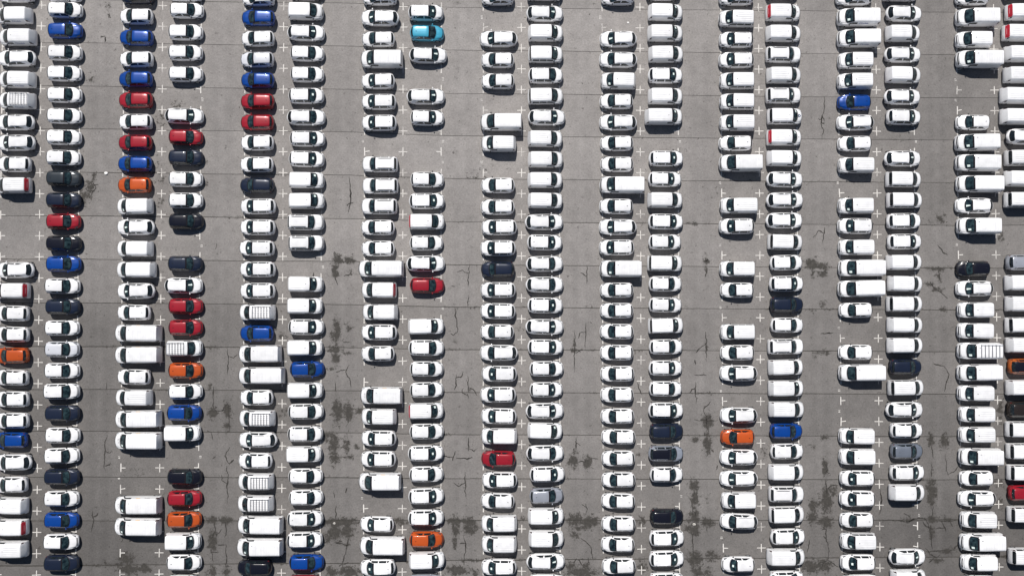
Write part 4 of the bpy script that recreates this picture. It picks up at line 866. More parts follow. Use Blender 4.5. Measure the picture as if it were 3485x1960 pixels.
# cracks with moss in them: the larger ones throw side branches
rc = random.Random(11)
for pts in list(CRACKS):
    ln = sum(math.hypot(b[0] - a[0], b[1] - a[1]) for a, b in zip(pts[:-1], pts[1:]))
    for k in range(int(ln / 2.6 + rc.random())):
        a, b = rc.choice(list(zip(pts[:-1], pts[1:])))
        t = rc.random(); px, py = a[0] + (b[0] - a[0]) * t, a[1] + (b[1] - a[1]) * t
        an = rc.choice((0, math.pi)) + rc.gauss(0, .6); l_ = rc.uniform(.4, 1.5)
        CRACKS.append([(px, py), (px + math.cos(an) * l_ * .55, py + math.sin(an) * l_ * .55), (px + math.cos(an + rc.gauss(0, .5)) * l_, py + math.sin(an + rc.gauss(0, .5)) * l_)])
for ci, pts in enumerate(CRACKS):
    fine = []
    for (x0, y0), (x1, y1) in zip(pts[:-1], pts[1:]):
        n_ = max(2, int(math.hypot(x1 - x0, y1 - y0) / 0.12))
        for k in range(n_):
            t = k / n_
            fine.append((x0 + (x1 - x0) * t, y0 + (y1 - y0) * t))
    fine.append(pts[-1])
    vs, fs = [], []
    for k, (x, y) in enumerate(fine):
        a = fine[max(0, k - 1)]; b = fine[min(len(fine) - 1, k + 1)]
        dx, dy = b[0] - a[0], b[1] - a[1]
        d = math.hypot(dx, dy) or 1
        nx, ny = -dy / d, dx / d
        off = noise.noise((x * 1.7, y * 1.7, ci)) * 0.16 + noise.noise((x * 5, y * 5, ci + 9)) * 0.06
        tp = min(1.0, 0.35 + 3.0 * min(k, len(fine) - 1 - k) / len(fine))
        w = (0.032 + 0.055 * max(0, noise.noise((x * 1.1, y * 1.1, ci + 3)) + 0.2) + 0.02 * random.random()) * tp
        cx, cy = x + nx * off, y + ny * off
        w2 = w * (0.6 + 0.8 * random.random())
        vs += [(cx + nx * w, cy + ny * w, 0.0035), (cx - nx * w2, cy - ny * w2, 0.0035)]
        if k:
            q = 2 * k
            fs.append((q - 2, q - 1, q + 1, q))
    link('crack', mesh('crack', vs, fs, [CRACKM], False), pav)

# painted bay markings
def stroke(bm, x0, y0, x1, y1, w, z=0.004):
    dx, dy = x1 - x0, y1 - y0
    d = math.hypot(dx, dy); ux, uy = dx / d, dy / d
    nx, ny = -uy, ux
    n_ = 6
    L_, R_ = [], []
    for k in range(n_ + 1):
        t = k / n_
        j = random.uniform(0.78, 1.08) * w / 2
        c = (x0 + dx * t, y0 + dy * t)
        L_.append(bm.verts.new((c[0] + nx * j, c[1] + ny * j, z)))
        R_.append(bm.verts.new((c[0] - nx * j, c[1] - ny * j, z)))
    for k in range(n_):
        bm.faces.new((L_[k], R_[k], R_[k + 1], L_[k + 1]))

def cross(px, py):
    bm = bmesh.new()
    a, b = random.uniform(.46, .54), random.uniform(.46, .54)
    stroke(bm, px + random.uniform(-.02, .02), py + a, px, py - b, .11)
    t = random.uniform(-.02, .02)
    stroke(bm, px - .52, py - t, px - .06, py, .10)
    stroke(bm, px + .06, py, px + .52, py + t, .10)
    return from_bm('cross_marking', bm, [ROADP])
def tee(px, py, side, bm=None):
    own = bm is None
    if own: bm = bmesh.new()
    stroke(bm, px + random.uniform(-.03, .03), py + random.uniform(.46, .54), px + random.uniform(-.02, .02), py - random.uniform(.46, .54), .125)
    t = random.uniform(-.03, .10)
    stroke(bm, px + side * .065, py, px + side * random.uniform(.5, .6), py + t, .11)
    if own: return from_bm('tee_marking', bm, [ROADP])

gapset = set(map(tuple, GAPS))
rest = bmesh.new()
for i, (px, py) in enumerate(BAYS):
    for n_ in range(-1, 29):
        y = py - n_ * PITCH
        link('cross_marking', cross(px, y), pav)
        for sd, c in ((-1, 2 * i + 1), (1, 2 * i + 2)):
            fx = px + sd * DEPTH
            if (c, n_) in gapset or (c, n_ + 1) in gapset:
                link('tee_marking', tee(fx, y, -sd), pav)
            else:
                tee(fx, y, -sd, rest)
ro = link('bay_line_marking', from_bm('bay_line_marking', rest, [ROADP]), pav)
ro['kind'] = 'stuff'

NUMS = {(8, 4): '111', (8, 7): '12', (8, 8): '11', (9, 1): '119', (9, 5): '19', (9, 8): '20', (11, 1): '152', (4, 5): '117',
        (4, 12): '13', (3, 22): '19', (3, 23): '8', (4, 22): '13', (7, 24): '11', (12, 24): '11', (13, 9): '17', (13, 12): '16',
        (13, 15): '10', (13, 26): '12', (15, 9): '10', (16, 7): '33', (16, 25): '17', (16, 26): '11', (17, 4): '17', (17, 5): '17',
        (17, 12): '12', (12, 7): '14', (6, 13): '23', (7, 7): '13', (8, 15): '11', (13, 19): '10', (15, 16): '17', (15, 19): '13', (15, 20): '14'}
def text_mesh(name, body, size, mat, extrude=0.0):
    cu = bpy.data.curves.new(name, 'FONT')
    cu.body = body; cu.size = size; cu.align_x = 'CENTER'; cu.align_y = 'CENTER'
    cu.offset = size * 0.025
    cu.resolution_u = 2
    o = bpy.data.objects.new(name, cu); COL.objects.link(o)
    dg = bpy.context.evaluated_depsgraph_get()
    me = bpy.data.meshes.new_from_object(o.evaluated_get(dg))
    bpy.data.objects.remove(o); bpy.data.curves.remove(cu)
    me.name = name
    me.materials.clear(); me.materials.append(mat)
    return me
ncache = {}
for (c, b), s_ in NUMS.items():
    px, py = BAYS[(c - 1) // 2]
    sd = -1 if c % 2 else 1
    if s_ not in ncache:
        ncache[s_] = text_mesh('bay_number', s_, 0.34, ROADP)
    o = link('bay_number', ncache[s_], pav)
    o.location = (px + sd * (DEPTH + 0.22), py - (b - 0.5) * PITCH, 0.004)
    o.rotation_euler = (0, 0, R(90 * sd))

# ------------------------------------------------------------------ vehicles
def pchip(xk, yk, x):
    """monotone cubic through (xk, yk[:, m]) at x"""
    xk = np.asarray(xk, float); yk = np.asarray(yk, float); x = np.asarray(x, float)
    h = np.diff(xk); d = np.diff(yk, axis=0) / h[:, None]
    m = np.zeros_like(yk)
    m[0], m[-1] = d[0], d[-1]
    for i in range(1, len(xk) - 1):
        w1, w2 = 2 * h[i] + h[i - 1], h[i] + 2 * h[i - 1]
        s = d[i - 1] * d[i] > 0
        with np.errstate(divide='ignore', invalid='ignore'):
            hm = (w1 + w2) / (w1 / d[i - 1] + w2 / d[i])
        m[i] = np.where(s, hm, 0)
    k = np.clip(np.searchsorted(xk, x) - 1, 0, len(xk) - 2)
    t = ((x - xk[k]) / h[k])[:, None]; hh = h[k][:, None]
    return ((1 + 2 * t) * (1 - t) ** 2 * yk[k] + t * (1 - t) ** 2 * hh * m[k]
            + t * t * (3 - 2 * t) * yk[k + 1] + t * t * (t - 1) * hh * m[k + 1])

#        x     zlow  w     zsh   wsh   wr    ztop  crown bend
KEYS = {
 'h': [(0.00, .34, .50, .48, .46, .36, .56, .02, .10), (0.06, .24, .66, .58, .62, .50, .66, .03, .15), (0.20, .20, .78, .66, .74, .58, .77, .03, .25),
       (0.50, .19, .855, .78, .81, .66, .87, .03, .29), (0.92, .19, .88, .88, .84, .75, .95, .03, .31), (1.20, .19, .885, .90, .835, .715, 1.13, .03, .25),
       (1.74, .19, .89, .92, .82, .64, 1.39, .03, .09), (2.10, .19, .89, .93, .81, .625, 1.44, .03, .02), (3.00, .19, .885, .96, .80, .61, 1.44, .03, .0),
       (3.60, .20, .865, .99, .78, .59, 1.39, .03, -.10), (3.74, .21, .85, .99, .77, .58, 1.33, .03, -.17), (3.93, .22, .82, .96, .75, .61, 1.03, .02, -.24),
       (4.01, .25, .77, .85, .72, .61, .88, .02, -.25), (4.05, .32, .66, .60, .62, .54, .68, .01, -.25)],
 'e': [(0.00, .34, .52, .50, .48, .38, .58, .02, .12), (0.06, .24, .68, .60, .64, .52, .69, .03, .17), (0.22, .20, .80, .68, .76, .60, .80, .03, .26),
       (0.55, .19, .875, .80, .83, .68, .89, .03, .30), (0.95, .19, .90, .89, .86, .765, .96, .03, .31), (1.25, .19, .905, .91, .855, .73, 1.14, .03, .25),
       (1.72, .19, .91, .93, .84, .655, 1.39, .03, .08), (2.20, .19, .91, .95, .83, .63, 1.47, .03, .02), (3.20, .19, .905, .98, .82, .59, 1.46, .03, -.02),
       (3.85, .20, .885, 1.0, .79, .54, 1.40, .03, -.24), (4.05, .21, .865, 1.0, .78, .56, 1.30, .03, -.30), (4.35, .22, .83, .97, .76, .66, 1.00, .02, -.36),
       (4.48, .25, .78, .85, .73, .64, .87, .02, -.38), (4.55, .32, .69, .62, .64, .56, .68, .01, -.38)],
 's': [(0.00, .36, .52, .54, .48, .40, .64, .02, .11), (0.06, .26, .68, .66, .64, .54, .77, .03, .16), (0.20, .22, .80, .74, .76, .62, .89, .03, .25),
       (0.50, .21, .875, .86, .83, .69, .98, .03, .29), (0.86, .21, .90, .94, .86, .77, 1.04, .03, .31), (1.15, .21, .905, .97, .855, .735, 1.22, .03, .25),
       (1.72, .21, .91, .99, .84, .655, 1.48, .03, .07), (2.10, .21, .91, 1.0, .83, .645, 1.54, .03, .02), (3.10, .21, .905, 1.03, .82, .63, 1.54, .03, .0),
       (3.72, .22, .885, 1.06, .80, .61, 1.49, .03, -.10), (3.88, .23, .87, 1.06, .79, .60, 1.42, .03, -.17), (4.10, .24, .84, 1.02, .77, .63, 1.10, .02, -.24),
       (4.19, .27, .79, .90, .74, .63, .94, .02, -.25), (4.25, .34, .70, .64, .65, .57, .74, .01, -.25)],
 'd': [(0.00, .38, .58, .58, .54, .44, .70, .02, .10), (0.06, .28, .72, .72, .68, .57, .86, .03, .14), (0.20, .24, .83, .82, .79, .65, 1.0, .03, .17),
       (0.50, .23, .89, .94, .85, .72, 1.06, .03, .18), (0.95, .23, .905, 1.0, .86, .76, 1.10, .03, .26), (1.22, .23, .91, 1.02, .86, .73, 1.30, .03, .20),
       (1.72, .23, .91, 1.04, .85, .68, 1.57, .03, .06), (2.10, .23, .91, 1.05, .84, .67, 1.63, .03, .02), (3.20, .23, .91, 1.06, .84, .66, 1.63, .03, .0),
       (3.86, .24, .90, 1.08, .83, .65, 1.58, .03, -.03), (3.98, .25, .89, 1.08, .82, .65, 1.50, .03, -.05), (4.17, .26, .87, 1.04, .80, .67, 1.16, .02, -.08),
       (4.24, .29, .82, .95, .77, .66, 1.0, .02, -.09), (4.30, .36, .72, .68, .68, .60, .78, .01, -.09)],
 'k': [(0.00, .34, .56, .52, .52, .44, .62, .02, .15), (0.06, .26, .78, .68, .74, .60, .80, .03, .19), (0.22, .22, .88, .84, .84, .69, .98, .03, .23),
       (0.46, .20, .90, .98, .86, .72, 1.08, .03, .30), (0.68, .20, .91, 1.04, .87, .775, 1.14, .03, .31), (0.95, .20, .915, 1.06, .88, .775, 1.35, .03, .25),
       (1.42, .20, .915, 1.08, .885, .77, 1.71, .03, .10), (1.80, .20, .915, 1.10, .885, .775, 1.79, .03, .02), (3.00, .20, .915, 1.10, .885, .775, 1.81, .02, .0),
       (3.84, .21, .91, 1.10, .88, .765, 1.79, .02, -.02), (3.94, .22, .905, 1.09, .87, .76, 1.72, .02, -.03), (4.15, .23, .89, 1.04, .85, .755, 1.14, .02, -.06),
       (4.23, .26, .87, .85, .82, .72, .92, .02, -.08), (4.28, .34, .80, .58, .75, .66, .66, .01, -.09)],
 'v': [(0.00, .36, .60, .56, .56, .48, .68, .02, .17), (0.06, .27, .83, .76, .79, .65, .88, .03, .22), (0.22, .23, .92, .94, .88, .73, 1.06, .03, .26),
       (0.52, .21, .955, 1.08, .91, .77, 1.16, .03, .31), (0.80, .20, .97, 1.14, .925, .81, 1.22, .03, .28), (1.10, .20, .975, 1.17, .93, .815, 1.46, .03, .20),
       (1.74, .20, .98, 1.20, .935, .815, 1.88, .03, .05), (2.05, .20, .98, 1.20, .94, .825, 1.93, .03, .02), (4.86, .21, .975, 1.20, .935, .825, 1.93, .02, .0),
       (4.90, .22, .97, 1.19, .93, .82, 1.88, .02, -.01), (5.00, .24, .95, 1.12, .91, .80, 1.22, .02, -.02), (5.03, .26, .93, .90, .88, .76, .96, .02, -.03),
       (5.05, .34, .88, .60, .82, .70, .70, .01, -.03)],
}
def stretch(keys, x0, d):
    return [(q[0] + (d if q[0] > x0 else 0),) + q[1:] for q in keys]
KEYS['K'] = stretch(KEYS['k'], 1.8, .35)
KEYS['V'] = stretch(KEYS['v'], 2.2, .37)

class Shape:
    def __init__(self, k):
        self.k = k
        self.keys = np.array(KEYS[k]); self.L = self.keys[-1, 0]
        self.van = k in 'kKvV'
        self.cowl = {'h': .92, 'e': .95, 's': .86, 'd': .95, 'k': .68, 'K': .68, 'v': .80, 'V': .80}[k]
    def pt(self, x, t, sgn=1.0, off=0.0):
        """points of the skin at stations x, section parameters t (0 sill .. 9 roof middle)"""
        x = np.atleast_1d(np.asarray(x, float)); t = np.atleast_1d(np.asarray(t, float))
        x, t = np.broadcast_arrays(x, t)
        x = x.ravel(); t = t.ravel()
        P = self._p(x, t)
        if off:
            e = 2e-3
            xa, xb = np.clip(x - e, 0, self.L), np.clip(x + e, 0, self.L)
            ta, tb = np.clip(t - 2e-2, 0, 9), np.clip(t + 2e-2, 0, 9)
            dx = self._p(xb, t) - self._p(xa, t); dt = self._p(x, tb) - self._p(x, ta)
            N = np.cross(dx, dt)
            ln = np.linalg.norm(N, axis=1); ln[ln == 0] = 1
            N = N / ln[:, None]
            c = P - np.array([self.L / 2, 0, .7])
            c = P - np.stack([np.clip(P[:, 0], .6, self.L - .6), np.zeros(len(P)), np.full(len(P), .6)], 1)
            fl = np.sign((N * c).sum(1)); fl[fl == 0] = 1
            P = P + N * (fl * off)[:, None]
        Q = P.copy()
        Q[:, 1] *= sgn
        Q[:, 0] = self.L / 2 - Q[:, 0]
        return Q
    def _p(self, x, t):
        K = pchip(self.keys[:, 0], self.keys[:, 1:], x)
        zl, w, zs, ws, wr, zt, cr, bd = K.T
        dr = np.minimum(.13 if self.van else .08, .6 * np.maximum(zt - zs, .005))
        zr = zt - dr
        lo = np.minimum(zl, zs - .1)
        Y = np.stack([.80 * w, .965 * w, w, .99 * w, ws, (ws + wr) / 2 + .022, wr, wr - (.16 if self.van else .09), wr * .5, 0 * w], 1)
        zm = lo + .42 * (zs - lo)
        Z = np.stack([lo, lo + .05, zm, zs - .30 * (zs - zm), zs, (zs + zr) / 2 + .01, zr, zt - .006, zt + .72 * cr, zt + cr], 1)
        i = np.clip(np.floor(t).astype(int), 0, 8); f = t - i
        a = np.arange(len(t))
        # Catmull-Rom along the section, clamped at the shoulder and the roof edge
        def crv(A):
            p0 = A[a, np.maximum(i - 1, 0)]; p1 = A[a, i]; p2 = A[a, i + 1]; p3 = A[a, np.minimum(i + 2, 9)]
            s_ = .5
            m1 = s_ * (p2 - p0); m2 = s_ * (p3 - p1)
            sharp = (i == 4) | (i == 3)
            m1 = np.where(i == 4, p2 - p1, m1); m2 = np.where(i == 3, p2 - p1, m2)
            m1 = np.where(i == 7, p2 - p1, m1)
            f2, f3 = f * f, f * f * f
            return (2 * f3 - 3 * f2 + 1) * p1 + (f3 - 2 * f2 + f) * m1 + (-2 * f3 + 3 * f2) * p2 + (f3 - f2) * m2
        y = crv(Y); z = crv(Z)
        hood = np.exp(-((x - self.cowl * .62) / .30) ** 2)
        if not self.van:
            z = z + .016 * hood * np.exp(-((np.abs(y) - .50) / .07) ** 2) * (t > 5.5) - .008 * hood * np.exp(-((np.abs(y) - .30) / .10) ** 2) * (t > 5.5)
        else:
            roof = 1 / (1 + np.exp(-(x - 2.0) * 18)) * 1 / (1 + np.exp((x - (self.L - (.55 if self.k in 'kK' else .25))) * 18)) * (t > 6.9)
            if self.k in 'kK':
                z = z + .013 * roof * np.cos(np.clip(np.abs(y), 0, .66) * 2 * np.pi / .22)
            else:
                z = z + .026 * roof * np.cos(x * 2 * np.pi / .62) ** 8
        xx = x + bd * (y / np.maximum(w, .05)) ** 2
        return np.stack([xx, y, z], 1)

def grid_mesh(name, rows, mats, flip=False, closed=False):
    """rows: (m, n, 3)"""
    m, n, _ = rows.shape
    idx = np.arange(m * n).reshape(m, n)
    F = np.stack([idx[:-1, :-1], idx[1:, :-1], idx[1:, 1:], idx[:-1, 1:]], -1).reshape(-1, 4)
    if flip: F = F[:, ::-1]
    return mesh(name, rows.reshape(-1, 3).tolist(), F.tolist(), mats)

def up_flip(me):
    """make sure the mean normal points up / outwards"""
    bm = bmesh.new(); bm.from_mesh(me)
    bmesh.ops.recalc_face_normals(bm, faces=bm.faces)
    bm.to_mesh(me); bm.free()
    return me

def body_mesh(S, mat):
    k = S.keys[:, 0]
    xs = []
    for a, b in zip(k[:-1], k[1:]):
        n = max(2, int((b - a) / .085))
        xs += list(np.linspace(a, b, n, endpoint=False))
    xs.append(S.L)
    xs = np.array(xs)
    ts = np.concatenate([np.arange(0, 7, .25), np.arange(7, 9.001, .1 if S.van else .2)])
    rows = []
    for x in xs:
        r = S.pt(np.full(len(ts), x), ts, 1)
        l = S.pt(np.full(len(ts), x), ts, -1)[::-1][1:]
        rows.append(np.concatenate([r, l], 0))
    rows = np.array(rows)
    m, n, _ = rows.shape
    idx = np.arange(m * n).reshape(m, n)
    F = np.stack([idx[:-1, :-1], idx[1:, :-1], idx[1:, 1:], idx[:-1, 1:]], -1).reshape(-1, 4).tolist()
    F += [(int(idx[i, 0]), int(idx[i, -1]), int(idx[i + 1, -1]), int(idx[i + 1, 0])) for i in range(m - 1)]
    F.append([int(q) for q in idx[0]]); F.append([int(q) for q in idx[-1]][::-1])
    me = mesh('body', rows.reshape(-1, 3).tolist(), F, [mat])
    up_flip(me)
    bm = bmesh.new(); bm.from_mesh(me)
    lim = .42 if S.van else .75
    for e in bm.edges:
        rear = S.van and min(v.co.x for v in e.verts) < -S.L / 2 + .50
        if len(e.link_faces) == 2 and e.calc_face_angle(0) > (.16 if rear else lim):
            e.smooth = False
    bm.to_mesh(me); bm.free()
    return me

def skin_patch(name, S, x0, x1, t0, t1, mat, off=.006, nx=10, nt=10, sides=(1,), shape=None, skirt=.0):
    """a thin panel lying on the skin. sides (1,-1) with t1=9 makes one panel across the car."""
    us = np.linspace(0, 1, nx)
    vs = np.linspace(0, 1, nt)
    def side(sg, o):
        out = []
        for u in us:
            a, b = (t0, t1) if shape is None else shape(u)
            xa = x0 + (x1 - x0) * u
            out.append(S.pt(np.full(nt, xa), a + (b - a) * vs, sg, o))
        return np.array(out)
    if len(sides) == 2:
        g = np.concatenate([side(1, off), side(-1, off)[:, ::-1][:, 1:]], 1)
        if skirt:
            h = np.concatenate([side(1, -skirt), side(-1, -skirt)[:, ::-1][:, 1:]], 1)
    else:
        g = side(sides[0], off)
        if skirt: h = side(sides[0], -skirt)
    if skirt:
        m, n, _ = g.shape
        G = np.zeros((m + 2, n + 2, 3))
        G[1:-1, 1:-1] = g
        G[0, 1:-1] = h[0]; G[-1, 1:-1] = h[-1]; G[1:-1, 0] = h[:, 0]; G[1:-1, -1] = h[:, -1]
        G[0, 0] = h[0, 0]; G[0, -1] = h[0, -1]; G[-1, 0] = h[-1, 0]; G[-1, -1] = h[-1, -1]
        g = G
    me = grid_mesh(name, g, [mat])
    # outward side up
    v = np.array([p.normal[:] for p in me.polygons]); c = np.array([p.center[:] for p in me.polygons])
    ref = c - np.array([0, 0, .6]); ref[:, 0] -= np.clip(c[:, 0], -S.L / 2 + .6, S.L / 2 - .6)
    if (v * ref).sum() < 0:
        me.flip_normals()
    return me

def round_shape(ta, tb, r=.16, ends=(1, 1)):
    """panel outline with rounded corners: the outer section bound eases in at both ends"""
    def f(u):
        e = 0.0
        if ends[0] and u < r: e = max(e, 1 - math.sqrt(max(0, 1 - ((r - u) / r) ** 2)))
        if ends[1] and u > 1 - r: e = max(e, 1 - math.sqrt(max(0, 1 - ((u - 1 + r) / r) ** 2)))
        return ta + e * (tb - ta) * .22, tb
    return f

def lens_shape(ta, tb, r0=.18, r1=.3):
    def f(u):
        h = 1.0
        if u < r0: h = min(h, .25 + .75 * (u / r0))
        if u > 1 - r1: h = min(h, .12 + .88 * ((1 - u) / r1))
        m = ta
        return ta, ta + (tb - ta) * h
    return f

def box_bm(bm, c, s, bev=0.0):
    r = bmesh.ops.create_cube(bm, size=1.0)
    for v in r['verts']:
        v.co = Vector((v.co.x * s[0] + c[0], v.co.y * s[1] + c[1], v.co.z * s[2] + c[2]))
    if bev:
        es = list({e for v in r['verts'] for e in v.link_edges})
        bmesh.ops.bevel(bm, geom=es, offset=bev, segments=2, affect='EDGES')

def wheel_mesh(r):
    bm = bmesh.new()
    n = 20
    prof = [(0.0, .045), (r * .55, .06), (r * .62, .075), (r * .66, .088), (r * .93, .10), (r, .06), (r, -.10), (0.0, -.10)]
    rings = []
    for rr, y in prof:
        if rr == 0: rings.append([bm.verts.new((0, y, 0))])
        else: rings.append([bm.verts.new((rr * math.cos(2 * math.pi * i / n), y, rr * math.sin(2 * math.pi * i / n))) for i in range(n)])
    for q, (a, b) in enumerate(zip(rings[:-1], rings[1:])):
        for i in range(n):
            j = (i + 1) % n
            if len(a) == 1: fc = bm.faces.new((a[0], b[i], b[j]))
            elif len(b) == 1: fc = bm.faces.new((a[i], b[0], a[j]))
            else: fc = bm.faces.new((a[i], b[i], b[j], a[j]))
            fc.material_index = 1 if q < 3 else 0
    bmesh.ops.recalc_face_normals(bm, faces=bm.faces)
    return from_bm('wheel', bm, [RUBBER, ALLOY])

def mirror_mesh(mat):
    bm = bmesh.new()
    bmesh.ops.create_uvsphere(bm, u_segments=10, v_segments=6, radius=1)
    for v in bm.verts:
        v.co = Vector((v.co.x * .075, v.co.y * .10, v.co.z * .07))
    bm2 = bmesh.new(); bm2.free()
    box_bm(bm, (-.01, 0, -.03), (.05, .17, .03))
    return from_bm('door_mirror', bm, [mat], True)

def antenna_mesh():
    bm = bmesh.new()
    bmesh.ops.create_cone(bm, segments=8, radius1=.035, radius2=.012, depth=.14, cap_ends=True)
    for v in bm.verts:
        v.co.z += .06; v.co.x -= v.co.z * .7
    return from_bm('roof_antenna', bm, [BLACK])

def rail_mesh(S, x0, x1, y, mat, h=.045, w=.045):
    xs = np.linspace(x0, x1, 9)
    bm = bmesh.new()
    prev = None
    for i, x in enumerate(xs):
        # height of the roof at this y
        ts = np.linspace(6, 9, 40)
        P = S.pt(np.full(40, x), ts, 1)
        z = float(np.interp(y, P[::-1, 1], P[::-1, 2]))
        e = 1.0 if 0 < i < len(xs) - 1 else .15
        X = S.L / 2 - x
        ring = [bm.verts.new((X, y - w / 2, z - .01)), bm.verts.new((X, y - w / 2 * .8, z + h * e)), bm.verts.new((X, y + w / 2 * .8, z + h * e)), bm.verts.new((X, y + w / 2, z - .01))]
        if prev:
            for a in range(4):
                b = (a + 1) % 4
                bm.faces.new((prev[a], prev[b], ring[b], ring[a]))
        else: bm.faces.new(ring)
        prev = ring
    bm.faces.new(prev[::-1])
    bmesh.ops.recalc_face_normals(bm, faces=bm.faces)
    return from_bm('roof_rail', bm, [mat])

SHAPES = {k: Shape(k) for k in KEYS}
WIN = {   # side windows as (x0, x1); windscreen and rear glass stations
 'h': dict(side=[(1.34, 2.28), (2.36, 3.38)], ws=(.935, 1.77), rw=(3.66, 3.88), rwt=6.1),
 'e': dict(side=[(1.36, 2.42), (2.47, 3.55)], ws=(.965, 1.76), rw=(3.90, 4.34), rwt=5.55),
 's': dict(side=[(1.28, 2.22), (2.34, 3.22), (3.30, 3.62)], ws=(.87, 1.75), rw=(3.79, 4.06), rwt=6.1),
 'd': dict(side=[(1.34, 2.25), (2.30, 3.22), (3.32, 3.80)], ws=(.99, 1.72), rw=(3.92, 4.15), rwt=6.2),
 'k': dict(side=[(1.08, 1.98)], ws=(.70, 1.45), rw=(3.96, 4.10), rwt=6.3),
 'v': dict(side=[(1.22, 2.22)], ws=(.825, 1.76), rw=None, rwt=6),
}
MESH = {}     # parts shared by vehicles alike: (kind, flags) -> list of (name, mesh, loc, rot, parent)

